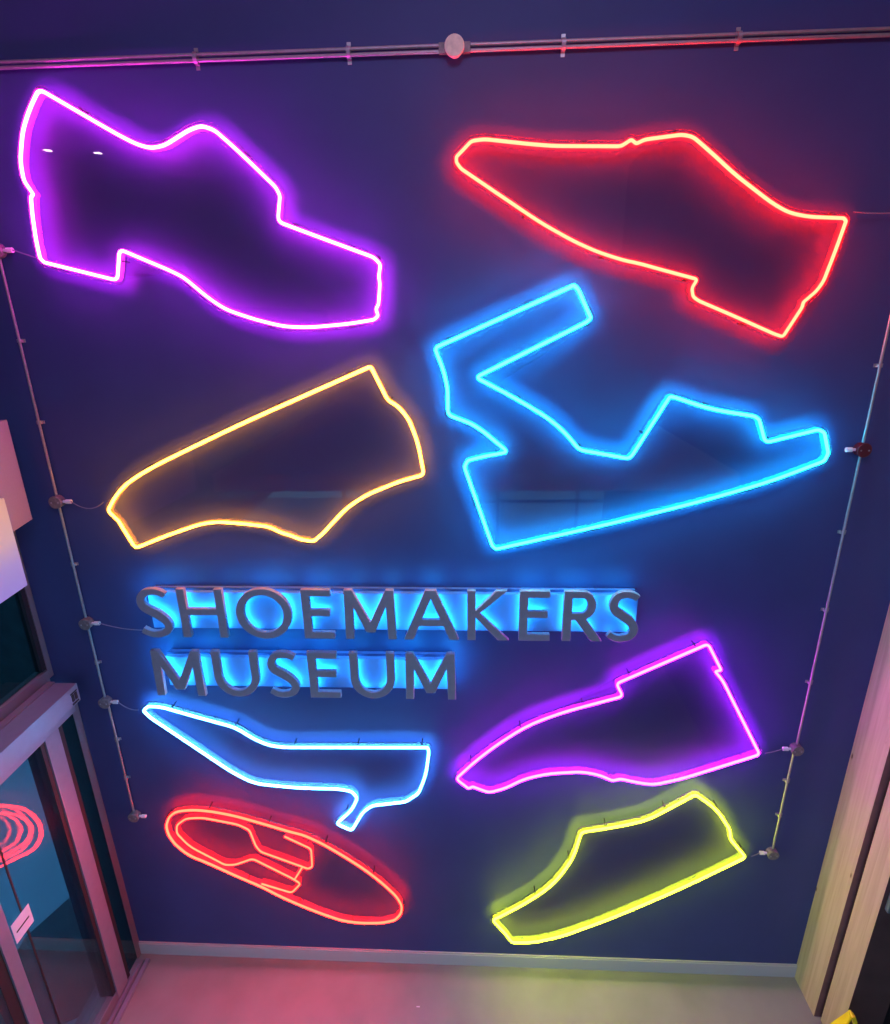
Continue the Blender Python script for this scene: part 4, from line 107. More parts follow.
def woodmat(name, light, dark):
    m = mat(name, light, 0.55, 0, 0.3)
    nt = m.node_tree; b = nt.nodes['Principled BSDF']
    tc = nt.nodes.new('ShaderNodeTexCoord'); mp = nt.nodes.new('ShaderNodeMapping')
    mp.inputs['Scale'].default_value = (22, 22, 0.9)
    n = nt.nodes.new('ShaderNodeTexNoise'); n.inputs['Scale'].default_value = 1.6; n.inputs['Detail'].default_value = 8
    n.inputs['Distortion'].default_value = 0.7
    r = nt.nodes.new('ShaderNodeValToRGB'); r.color_ramp.elements[0].position = 0.35; r.color_ramp.elements[1].position = 0.62
    r.color_ramp.elements[0].color = (*dark, 1); r.color_ramp.elements[1].color = (*light, 1)
    nt.links.new(tc.outputs['Object'], mp.inputs[0]); nt.links.new(mp.outputs[0], n.inputs['Vector'])
    nt.links.new(n.outputs['Fac'], r.inputs[0])
    # knots
    mp2 = nt.nodes.new('ShaderNodeMapping'); mp2.inputs['Scale'].default_value = (1, 9, 3.2)
    v = nt.nodes.new('ShaderNodeTexVoronoi'); v.inputs['Scale'].default_value = 1.0
    r2 = nt.nodes.new('ShaderNodeValToRGB'); r2.color_ramp.elements[0].position = 0.03; r2.color_ramp.elements[1].position = 0.09
    r2.color_ramp.elements[0].color = (0.25, 0.16, 0.1, 1); r2.color_ramp.elements[1].color = (1, 1, 1, 1)
    nt.links.new(tc.outputs['Object'], mp2.inputs[0]); nt.links.new(mp2.outputs[0], v.inputs['Vector']); nt.links.new(v.outputs['Distance'], r2.inputs[0])
    mx = nt.nodes.new('ShaderNodeMix'); mx.data_type = 'RGBA'; mx.blend_type = 'MULTIPLY'; mx.inputs[0].default_value = 1
    nt.links.new(r.outputs[0], mx.inputs[6]); nt.links.new(r2.outputs[0], mx.inputs[7]); nt.links.new(mx.outputs[2], b.inputs['Base Color'])
    return m

M = {}
M['navy'] = mat('navy_paint', (0.046, 0.062, 0.205), 0.55, spec=0.3, noise=0.06, nscale=2.5, bump=0.12, bscale=220)
M['floor'] = mat('screed_floor', (0.255, 0.25, 0.245), 0.5, spec=0.3, noise=0.10, nscale=3.0)
M['skirt'] = mat('skirting_paint', (0.50, 0.48, 0.50), 0.5)
M['white'] = mat('white_paint', (0.6, 0.6, 0.62), 0.7)
M['rear'] = mat('pale_plaster', (0.45, 0.5, 0.5), 0.8, noise=0.1, nscale=1.5)
M['alu'] = mat('aluminium', (0.24, 0.25, 0.34), 0.45, metal=0.3, noise=0.04, nscale=20)
M['alu_dark'] = mat('dark_gasket', (0.015, 0.013, 0.02), 0.6)
M['alu_mid'] = mat('grey_frame', (0.22, 0.2, 0.24), 0.5, metal=0.3)
M['black'] = mat('black_void', (0.01, 0.01, 0.012), 0.8)
M['brown'] = mat('shaded_front_brown', (0.10, 0.05, 0.045), 0.6, noise=0.2, nscale=6)  # front turned away from the neon, its shade put into the colour
M['front_shade'] = mat('shaded_front_reddish', (0.20, 0.09, 0.09), 0.6, noise=0.15, nscale=10)  # first post's shaded front, darkened in the base colour
M['timber'] = woodmat('glulam_timber', (0.58, 0.47, 0.32), (0.49, 0.38, 0.255))
M['steel'] = mat('galvanised_steel', (0.42, 0.41, 0.44), 0.42, metal=0.7, noise=0.1, nscale=40)
M['box'] = mat('box_grey', (0.22, 0.19, 0.20), 0.55, metal=0.3, noise=0.25, nscale=60)
M['box_red'] = mat('box_dark_red', (0.10, 0.008, 0.018), 0.5)
M['box_cream'] = mat('box_cream', (0.88, 0.78, 0.58), 0.55, noise=0.12, nscale=50, emit=None)
M['gland'] = mat('white_plastic', (0.75, 0.72, 0.78), 0.5)
M['cable'] = mat('clear_cable', (0.22, 0.2, 0.3), 0.4)
M['letter'] = mat('brushed_grey_metal', (0.29, 0.31, 0.38), 0.5, metal=0.1, noise=0.06, nscale=40)
M['tray'] = mat('tray_blue', (0.14, 0.27, 0.60), 0.5, spec=0.3)
M['acrylic'] = glassmat('clear_acrylic', (0.88, 0.86, 0.90), 1.36, haze=0.014, hazecol=(0.6, 0.55, 0.62))
M['acrylic_edge'] = glassmat('acrylic_edge', (0.22, 0.22, 0.26), 1.49, haze=0.10, rough=0.2)
M['screw'] = mat('standoff_screw', (0.04, 0.03, 0.04), 0.4, metal=0.5)
M['glass'] = glassmat('door_glass', (0.86, 0.92, 0.94), 1.52)
M['dkglass'] = glassmat('transom_glass', (0.35, 0.48, 0.50), 1.5)
M['board'] = mat('white_board', (0.86, 0.84, 0.86), 0.6)
M['board_grey'] = mat('pinkish_grey_board', (0.30, 0.25, 0.28), 0.7, noise=0.03, nscale=80)
M['board_glow'] = mat('white_board_glow', (0.18, 0.18, 0.18), 0.4)
nt = M['board_glow'].node_tree; b = nt.nodes['Principled BSDF']
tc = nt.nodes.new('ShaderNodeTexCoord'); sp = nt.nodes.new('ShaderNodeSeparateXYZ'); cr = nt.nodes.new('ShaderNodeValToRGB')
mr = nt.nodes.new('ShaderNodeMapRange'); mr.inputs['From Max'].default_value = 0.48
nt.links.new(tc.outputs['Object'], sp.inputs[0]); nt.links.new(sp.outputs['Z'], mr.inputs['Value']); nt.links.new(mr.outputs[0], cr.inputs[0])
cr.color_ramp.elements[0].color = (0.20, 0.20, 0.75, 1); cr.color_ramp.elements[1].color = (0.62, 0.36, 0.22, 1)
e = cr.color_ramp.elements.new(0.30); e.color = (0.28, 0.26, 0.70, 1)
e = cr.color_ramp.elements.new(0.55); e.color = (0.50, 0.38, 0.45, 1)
nt.links.new(cr.outputs[0], b.inputs['Emission Color']); b.inputs['Emission Strength'].default_value = 0.62  # orange and blue neon light on the white board, put in as emission
M['sticker'] = mat('white_sticker', (0.75, 0.7, 0.78), 0.6)
M['yellow'] = mat('yellow_plastic', (0.90, 0.72, 0.01), 0.4)
M['paving'] = mat('outdoor_paving', (0.34, 0.50, 0.62), 0.8, noise=0.12, nscale=2)
M['hedge'] = mat('dark_ground', (0.05, 0.09, 0.10), 0.9, noise=0.3, nscale=5)
M['lamp'] = emat('lamp_white', (60, 54, 48))
M['switch'] = mat('teal_grey_plastic', (0.10, 0.17, 0.18), 0.5)

# ---------------------------------------------------------------- helpers
def obj(name, bm, m, parent=None, smooth=False):
    me = bpy.data.meshes.new(name); bm.normal_update(); bm.to_mesh(me); bm.free()
    ms = m if isinstance(m, (list, tuple)) else [m]
    for k in ms: me.materials.append(k)
    if smooth:
        for p in me.polygons: p.use_smooth = True
    o = bpy.data.objects.new(name, me); C.objects.link(o)
    if parent: o.parent = parent
    return o
def struct(name, bm, m):
    o = obj(name, bm, m); o['kind'] = 'structure'; return o
def thing(name, label, cat, loc=(0, 0, 0), group=None, rotz=0):
    o = bpy.data.objects.new(name, None); C.objects.link(o); o.empty_display_size = 0.05
    o.location = loc; o.rotation_euler = (0, 0, rotz); o['label'] = label; o['category'] = cat
    if group: o['group'] = group
    return o
def tag(o, label, cat, group=None):
    o['label'] = label; o['category'] = cat
    if group: o['group'] = group
    return o
def bx(bm, a, b, mi=0, rot=None):
    """axis aligned box between corners a and b"""
    lo = [min(a[i], b[i]) for i in range(3)]; hi = [max(a[i], b[i]) for i in range(3)]
    vs = [bm.verts.new((x, y, z)) for x in (lo[0], hi[0]) for y in (lo[1], hi[1]) for z in (lo[2], hi[2])]
    fs = [(0, 1, 3, 2), (4, 6, 7, 5), (0, 4, 5, 1), (2, 3, 7, 6), (0, 2, 6, 4), (1, 5, 7, 3)]
    for f in fs:
        fc = bm.faces.new([vs[i] for i in f]); fc.material_index = mi
    if rot:
        for v in vs: v.co = rot @ v.co
    return vs
def box(a, b, bevel=0.0):
    bm = bmesh.new(); bx(bm, a, b)
    bmesh.ops.recalc_face_normals(bm, faces=bm.faces[:])
    if bevel:
        bmesh.ops.bevel(bm, geom=bm.edges[:], offset=bevel, segments=2, affect='EDGES', profile=0.7)
    return bm
def cyl(bm, p, q, r, seg=16, r2=None, cap=True):
    p = Vector(p); q = Vector(q); d = (q - p).normalized()
    a = d.orthogonal().normalized(); b = d.cross(a); r2 = r if r2 is None else r2
    A = []; B = []
    for k in range(seg):
        t = 2 * math.pi * k / seg; e = a * math.cos(t) + b * math.sin(t)
        A.append(bm.verts.new(p + e * r)); B.append(bm.verts.new(q + e * r2))
    for k in range(seg):
        bm.faces.new([A[k], A[(k + 1) % seg], B[(k + 1) % seg], B[k]])
    if cap:
        bm.faces.new(A[::-1]); bm.faces.new(B)
def lathe(bm, c, axis, prof, seg=24):
    """prof: list of (distance along axis, radius)"""
    c = Vector(c); d = Vector(axis).normalized(); a = d.orthogonal().normalized(); b = d.cross(a); rings = []
    for h, r in prof:
        rings.append([bm.verts.new(c + d * h + (a * math.cos(2 * math.pi * k / seg) + b * math.sin(2 * math.pi * k / seg)) * r) for k in range(seg)])
    for i in range(len(rings) - 1):
        for k in range(seg):
            bm.faces.new([rings[i][k], rings[i][(k + 1) % seg], rings[i + 1][(k + 1) % seg], rings[i + 1][k]])
    bm.faces.new(rings[0][::-1]); bm.faces.new(rings[-1])
def sweep(bm, pts, y, r, closed=True, seg=10):
    """round tube along a polyline lying in a plane parallel to the wall"""
    n = len(pts); rings = []
    for i in range(n):
        p = Vector((pts[i][0], pts[i][1]))
        a = Vector(pts[i - 1]) if (closed or i > 0) else p
        b = Vector(pts[(i + 1) % n]) if (closed or i < n - 1) else p
        e1 = (p - a); e2 = (b - p)
        e1 = e1.normalized() if e1.length > 1e-6 else e2.normalized()
        e2 = e2.normalized() if e2.length > 1e-6 else e1
        t = (e1 + e2).normalized(); nn = Vector((-t.y, t.x)); c = max(0.6, t.dot(e1))
        rings.append([bm.verts.new((p.x + nn.x * r / c * math.cos(2 * math.pi * k / seg), y + r * math.sin(2 * math.pi * k / seg), p.y + nn.y * r / c * math.cos(2 * math.pi * k / seg))) for k in range(seg)])
    m = n if closed else n - 1
    for i in range(m):
        A = rings[i]; B = rings[(i + 1) % n]
        for k in range(seg):
            bm.faces.new([A[k], A[(k + 1) % seg], B[(k + 1) % seg], B[k]])
    if not closed:
        bm.faces.new(rings[0][::-1]); bm.faces.new(rings[-1])
    bmesh.ops.recalc_face_normals(bm, faces=bm.faces[:])
def tube3(bm, pts, r, seg=8):
    """round tube along a 3-D polyline"""
    pts = [Vector(p) for p in pts]; rings = []
    for i, p in enumerate(pts):
        t = (pts[min(i + 1, len(pts) - 1)] - pts[max(i - 1, 0)]).normalized()
        a = t.cross(Vector((0, 1, 0.01))).normalized(); b = t.cross(a)
        rings.append([bm.verts.new(p + (a * math.cos(2 * math.pi * k / seg) + b * math.sin(2 * math.pi * k / seg)) * r) for k in range(seg)])
    for i in range(len(rings) - 1):
        for k in range(seg):
            bm.faces.new([rings[i][k], rings[i][(k + 1) % seg], rings[i + 1][(k + 1) % seg], rings[i + 1][k]])
    bm.faces.new(rings[0][::-1]); bm.faces.new(rings[-1])
def slab(pts, y0, y1):
    """flat plate with outline pts (x, z) between depths y0 and y1; faces 0 = front and back, 1 = edge"""
    bm = bmesh.new()
    A = [bm.verts.new((x, y0, z)) for x, z in pts]; B = [bm.verts.new((x, y1, z)) for x, z in pts]
    n = len(pts); side = []
    for i in range(n):
        f = bm.faces.new([A[i], A[(i + 1) % n], B[(i + 1) % n], B[i]]); f.material_index = 1
    fa = bm.faces.new(A); fb = bm.faces.new(B[::-1])
    bmesh.ops.recalc_face_normals(bm, faces=bm.faces[:])
    bmesh.ops.triangulate(bm, faces=[fa, fb], ngon_method='EAR_CLIP')
    return bm

# ================================================================ SETTING
XL, XR, ZC, YB = -2.74, 2.42, 7.2, -8.5
struct('wall_back', box((XL - 0.05, 0, -0.05), (3.3, 0.2, ZC + 0.1)), M['navy'])
struct('floor', box((XL + 0.001, YB, -0.1), (3.3, -0.0005, 0)), M['floor'])
struct('ceiling', box((XL - 0.2, YB - 0.2, ZC), (3.3, -0.0005, ZC + 0.15)), M['white'])
struct('wall_front', box((XL - 0.2, YB - 0.2, 2.95), (3.3, YB - 0.001, ZC)), M['rear'])
wf = struct('window_rear_added', box((XL, YB - 0.12, 0.0), (2.719, YB - 0.11, 2.949)), M['glass'])  # unseen rear glazing, added so the sky reflects teal in the sandal panel
for x in (-2.70, -1.1, 0.55, 2.2):
    obj('mullion', box((x - 0.03, YB - 0.109, 0.0), (x + 0.03, YB - 0.02, 2.949)), M['alu_mid'], wf)
obj('transom_bar', box((XL, YB - 0.019, 1.05), (2.719, YB - 0.002, 1.12)), M['alu_mid'], wf)
struct('wall_right', box((2.72, YB, 0.0005), (2.9, -0.001, ZC - 0.001)), M['black'])
struct('wall_left', box((XL - 0.2, YB, 4.45), (XL, -0.001, 4.90)), M['navy'])
# the upper hall runs on to the left over the entrance
struct('floor_upper_hall', box((-9, YB, 4.75), (XL - 0.2005, -0.001, 4.90)), M['white'])
struct('wall_upper_left', box((-9.2, YB, 4.75), (-9.001, 0.2, ZC)), M['rear'])
struct('wall_upper_back', box((-9, 0, 4.75), (XL - 0.0505, 0.2, ZC)), M['navy'])
struct('wall_upper_front', box((-9, YB - 0.2, 4.75), (XL - 0.2005, YB - 0.001, ZC)), M['rear'])
struct('ceiling_upper_left', box((-9.2, YB - 0.2, ZC), (XL - 0.2005, 0.2, ZC + 0.15)), M['white'])
bm = bmesh.new(); bx(bm, (XL + 0.01, YB + 0.01, 3.02), (2.71, -2.75, 3.2)); struct('floor_gallery', bm, M['white'])
bm = bmesh.new(); bx(bm, (XL + 0.07, -0.014, 0.0), (XR - 0.001, -0.0005, 0.112)); bx(bm, (XL + 0.07, -0.010, 0.112), (XR - 0.001, -0.0005, 0.124))
struct('baseboard_back', bm, M['skirt'])

# left: glazed wall with the sliding entrance door
XD0 = -2.600
bm = bmesh.new()                                            # grey frame of the glazing
bx(bm, (XL - 0.05, -0.060, 0.0), (XD0 - 0.01, -0.0005, 2.36))          # jamb against the blue wall
bx(bm, (XL - 0.05, -0.040, 2.56), (XL + 0.02, -0.0005, 4.449))       # side of the transom
bx(bm, (XL - 0.05, YB + 0.01, 2.50), (XL + 0.02, -0.0405, 2.62))     # transom sill
bx(bm, (XL - 0.05, YB + 0.01, 4.36), (XL + 0.02, -0.0405, 4.449))
struct('trim_1', bm, M['alu_mid'])
bm = bmesh.new(); bx(bm, (XL - 0.012, YB + 0.02, 2.62), (XL - 0.004, -0.041, 4.36))
o = struct('window_1', bm, M['dkglass'])
bm = bmesh.new(); bx(bm, (XL - 0.03, -0.075, 2.63), (XL + 0.016, -0.041, 4.35)); obj('window_gasket', bm, M['alu_dark'], o)

XD = -2.600                                                 # plane of the sliding leaves
d1 = bpy.data.objects.new('door_1', None); C.objects.link(d1); d1['kind'] = 'structure'; d1.location = (XD, -0.14, 0)
def dpart(name, bm, m, par=d1):
    o = obj(name, bm, m, par); o.matrix_parent_inverse = Matrix.Translation(-d1.location) if par is d1 else Matrix()
    return o
dpart('post', box((XD - 0.05, -0.345, 0.026), (XD + 0.015, -0.228, 2.36), 0.003), M['alu'])
dpart('gasket', box((XD - 0.04, -0.377, 0.10), (XD + 0.004, -0.3452, 2.36)), M['alu_dark'])
dpart('gasket', box((XD - 0.04, -0.2278, 0.026), (XD + 0.004, -0.185, 2.36)), M['alu_dark'])
dpart('side_pane', box((XD - 0.020, -0.1848, 0.026), (XD - 0.012, -0.0602, 2.36)), M['dkglass'])
dpart('pane', box((XD - 0.008, -0.90, 0.10), (XD, -0.3775, 2.36)), M['glass'])
dpart('pane', box((XD - 0.046, -0.90, 0.10), (XD - 0.038, -0.3775, 2.36)), M['glass'])
dpart('gasket', box((XD + 0.0005, -0.805, 0.10), (XD + 0.006, -0.795, 2.36)), M['alu_dark'])
dpart('stile', box((XD - 0.05, -0.975, 0.026), (XD + 0.015, -0.901, 2.36), 0.003), M['alu'])
dpart('gasket', box((XD - 0.05, -1.04, 0.10), (XD + 0.004, -0.9755, 2.36)), M['alu_dark'])
dpart('bottom_rail', box((XD - 0.05, -0.90, 0.026), (XD + 0.010, -0.3455, 0.0995), 0.003), M['alu_mid'])
dpart('pane', box((XD - 0.008, -2.3, 0.10), (XD, -1.041, 2.36)), M['glass'])
dpart('stile', box((XD - 0.05, -2.39, 0.026), (XD + 0.015, -2.301, 2.36), 0.003), M['alu'])
dpart('threshold', box((XL - 0.08, -2.6, 0.0), (XD + 0.045, -0.061, 0.012)), M['alu_mid'])
dpart('track', box((XD + 0.060, -2.6, 0.0), (XD + 0.090, -0.06, 0.024), 0.003), M['alu'])
dpart('track', box((XD + 0.018, -2.6, 0.0125), (XD + 0.030, -0.10, 0.022)), M['alu'])
# second sliding leaf, parked behind the first
d2 = bpy.data.objects.new('door_2', None); C.objects.link(d2); d2['kind'] = 'structure'; d2.location = (XD - 0.10, -0.14, 0)
def dpart2(name, bm, m):
    o = obj(name, bm, m, d2); o.matrix_parent_inverse = Matrix.Translation(-d2.location); return o
dpart2('pane', box((XD - 0.090, -1.30, 0.10), (XD - 0.082, -0.34, 2.36)), M['glass'])
dpart2('pane', box((XD - 0.128, -1.30, 0.10), (XD - 0.120, -0.34, 2.36)), M['glass'])
dpart2('stile', box((XD - 0.135, -0.3395, 0.026), (XD - 0.075, -0.29, 2.36)), M['alu_dark'])
dpart2('stile', box((XD - 0.135, -1.37, 0.026), (XD - 0.075, -1.3005, 2.36)), M['alu_mid'])

# head casing over the door: long box with a grey face
hc = thing('door_operator', 'long grey metal casing of the sliding door drive above the glass entrance', 'door casing', (XL + 0.04, -1.3, 2.35))
def hpart(name, bm, m):
    o = obj(name, bm, m, hc); o.matrix_parent_inverse = Matrix.Translation(-hc.location); return o
hpart('casing', box((XL + 0.0405, -2.7, 2.435), (XL + 0.230, -0.085, 2.560), 0.004), M['alu'])
hpart('cover', box((XL + 0.0405, -2.7, 2.361), (XL + 0.190, -0.100, 2.434), 0.004), M['alu'])
hpart('top_strip', box((XL + 0.045, -2.69, 2.5605), (XL + 0.09, -0.09, 2.571)), M['alu_mid'])
bm = bmesh.new()
for k in range(2):
    bx(bm, (XL + 0.2302, -0.155 + 0.028 * k, 2.468), (XL + 0.234, -0.135 + 0.028 * k, 2.515))
bx(bm, (XL + 0.2302, -0.16, 2.447), (XL + 0.234, -0.102, 2.456))
bx(bm, (XL + 0.2302, -0.16, 2.520), (XL + 0.234, -0.102, 2.527))
hpart('end_clip', bm, M['alu_dark'])
st = box((XD + 0.0065, -0.885, 1.375), (XD + 0.0085, -0.750, 1.515))
st = obj('door_sticker', st, M['sticker']); tag(st, 'small white notice with dark line stuck on the glass entrance door', 'sticker')
bm = bmesh.new(); bx(bm, (XD + 0.0087, -0.867, 1.435), (XD + 0.0095, -0.770, 1.446)); obj('printed_line', bm, M['alu_dark'], st)

# outside, seen through the glass
struct('ground_outside', box((-12, YB - 4, -0.16), (XL - 0.0605, 8, -0.06)), M['paving'])
bm = bmesh.new()
random.seed(3)
ring = []
P2 = [(-3.6, 3.0), (-3.45, 1.6), (-3.62, 1.0), (-3.50, 0.5), (-3.66, 0.1), (-3.55, -0.5), (-3.7, -0.9)]
A = [bm.verts.new((x, y, -0.055)) for x, y in P2] + [bm.verts.new((XL - 0.07, -0.4, -0.055)), bm.verts.new((XL - 0.07, 3.0, -0.055))]
bm.faces.new(A)
r_ = bmesh.ops.extrude_face_region(bm, geom=bm.faces[:]); bmesh.ops.translate(bm, verts=[v for v in r_['geom'] if isinstance(v, bmesh.types.BMVert)], vec=(0, 0, 0.02))
bmesh.ops.recalc_face_normals(bm, faces=bm.faces[:])
struct('ground_planting', bm, M['hedge'])
struct('wall_outside', box((-12, 3.0, -0.059), (XL - 0.06, 3.2, 6)), M['hedge'])
struct('wall_outside_far', box((-12.2, YB, -0.059), (-12.001, 3.0, 5)), M['hedge'])

# right: two timber posts with a black strip for the shadow in their gap
p1 = tag(obj('timber_post', box((XR, -0.268, 0), (XR + 0.10, -0.0008, ZC - 0.002)), [M['timber'], M['front_shade']]), 'pale timber post standing flush against the blue wall at right', 'post')
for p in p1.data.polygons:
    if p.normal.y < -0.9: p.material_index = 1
p2 = tag(obj('timber_post', box((XR + 0.035, -0.468, 0), (XR + 0.28, -0.290, ZC - 0.002)), [M['timber'], M['brown']]), 'pale timber post with front coloured dark brown for shade, nearer the camera than the other post', 'post')
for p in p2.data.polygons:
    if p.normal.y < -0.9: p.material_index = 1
struct('gap_shadow', box((XR + 0.05, -0.2895, 0), (XR + 0.12, -0.2685, ZC - 0.002)), M['black'])  # black fill standing in for the shadow between the posts
sw = thing('switch_box', 'small teal grey switch box on the shade-darkened face of the right post', 'switch', (XR + 0.105, -0.4685, 1.39))
o = obj('housing', box((-0.045, -0.03, -0.075), (0.05, 0, 0.075), 0.006), M['switch'], sw)
o = obj('button', box((-0.018, -0.038, -0.03), (0.02, -0.0305, 0.03), 0.003), M['box'], sw)

# yellow folding floor sign, only its top in view
ws = thing('floor_sign', 'yellow plastic folding floor sign standing by the right timber posts', 'floor sign', (2.360, -0.600, 0))
for s, yy in ((-1, 0), (1, 0)):
    bm = bmesh.new()
    R = Matrix.Rotation(math.radians(-22 * s), 4, 'Y')
    T = Matrix.Translation((0.006 * s, 0, 0.585))
    vs = bx(bm, (-0.008, -0.10, -0.630), (0.008, 0.10, 0.0))
    for v in vs:
        if v.co.z > -0.1: v.co.y *= 0.18
        v.co = (T @ R) @ v.co
    bmesh.ops.recalc_face_normals(bm, faces=bm.faces[:])
    bmesh.ops.bevel(bm, geom=bm.edges[:], offset=0.004, segments=2, affect='EDGES')
    o = obj('sign_board', bm, M['yellow'], ws)
bm = bmesh.new(); cyl(bm, (0, -0.020, 0.583), (0, 0.020, 0.583), 0.010, 12); obj('hinge', bm, M['yellow'], ws)

# ================================================================ BOARDS ON THE LEFT WALL
def board(name, label, corner, ztop, yaw, length, m, thick=0.03):
    z0 = corner[2]; h = ztop - z0
    t = thing(name, label, 'board', (corner[0], corner[1], z0), rotz=yaw)
    obj('face_panel', box((-thick, -length, 0), (0, 0, h), 0.003), m, t)
    for yy in (-0.15, -length + 0.15):
        b0 = Vector((-thick - 0.0005, yy, h * 0.3)); ang = yaw
        # bracket arm back to the left wall
        wx = corner[0] + b0.x * math.cos(ang) - b0.y * math.sin(ang)
        L = (wx - XL) / math.cos(ang) - 0.01
        bm = bmesh.new(); cyl(bm, b0, b0 - Vector((L, 0, 0)), 0.012, 10); obj('bracket', bm, M['alu_mid'], t)
    return t
board('wall_board', 'large pinkish grey board sticking out beside the blue wall, behind the white board', (-2.51, -0.10, 3.67), 4.24, math.atan(0.226), 0.72, M['board_grey'])
board('glow_board', 'white board with neon light put in as a glow, pale orange to blue, in front of the grey board', (-2.336, -0.45, 3.425), 3.905, math.atan(0.094), 1.0, M['board_glow'])

# ================================================================ NEON SHOES
def outline_points(pts, step):
    """points every step metres along the closed outline"""
    n = len(pts); out = []; acc = step * 0.5
    for i in range(n):
        a = Vector(pts[i]); b = Vector(pts[(i + 1) % n]); L = (b - a).length
        while acc < L:
            out.append((a + (b - a) * (acc / L), (b - a).normalized())); acc += step
        acc -= L
    return out
TUBE_Y = -0.0660
def neon(key, name, label, rgb, extra=()):
    pts, pan = NEON[key]
    cx = sum(p[0] for p in pts) / len(pts); cz = min(p[1] for p in pts)
    t = thing(name, label, 'neon sign', (cx, 0, cz), 'neon shoe outlines on the blue wall')
    sh = lambda P: [(x - cx, z - cz) for x, z in P]
    em = emat('neon_' + key, rgb)
    obj('acrylic_panel', slab(sh(pan), -0.055, -0.046), [M['acrylic'], M['acrylic_edge']], t)
    bm = bmesh.new(); sweep(bm, sh(pts), TUBE_Y, 0.0076); obj('neon_tube', bm, em, t, True)
    for e, closed in extra:
        bm = bmesh.new(); sweep(bm, sh(NEON[e]), TUBE_Y, 0.0060, closed); obj('neon_tube', bm, em, t, True)
    area = sum(pts[i][0] * pts[(i + 1) % len(pts)][1] - pts[(i + 1) % len(pts)][0] * pts[i][1] for i in range(len(pts)))
    s = 1 if area > 0 else -1
    for p, d in outline_points(pts, 0.42):
        nrm = Vector((d.y, -d.x)) * s
        q = p + nrm * 0.0145
        bm = bmesh.new(); lathe(bm, (q.x - cx, -0.0005, q.y - cz), (0, -1, 0), [(0, 0.004), (0.045, 0.004), (0.0555, 0.004), (0.0558, 0.0075), (0.060, 0.0065)], 10)
        obj('standoff', bm, M['screw'], t)
    return t
neon('boot', 'neon_shoe_sign', 'violet neon outline of a brogue boot with heel, top left of the wall', (88, 2.0, 60))
neon('brogue', 'neon_shoe_sign', 'red neon outline of a pointed slip-on shoe, top right of the wall', (125, 0.95, 0.45))
neon('sandal', 'neon_shoe_sign', 'cyan blue neon outline of an open strappy sandal, right of centre', (0.32, 50, 72))
neon('chelsea', 'neon_shoe_sign', 'amber neon outline of a shoe upper, left above the letters', (42, 14, 0.6))
neon('ankle', 'neon_shoe_sign', 'magenta violet neon outline of an ankle boot right of the letters', (60, 0.80, 66))
neon('heel', 'neon_shoe_sign', 'icy white blue neon outline of a heeled court shoe under the letters', (4, 26, 50))
neon('sole', 'neon_shoe_sign', 'red neon outline of a shoe sole with inner loops, low on the left', (66, 0.56, 0.26), (('sole_in', False), ('sole_con', False)))
neon('court', 'neon_shoe_sign', 'yellow green neon outline of a trainer, low on the right', (40, 50, 0.42))

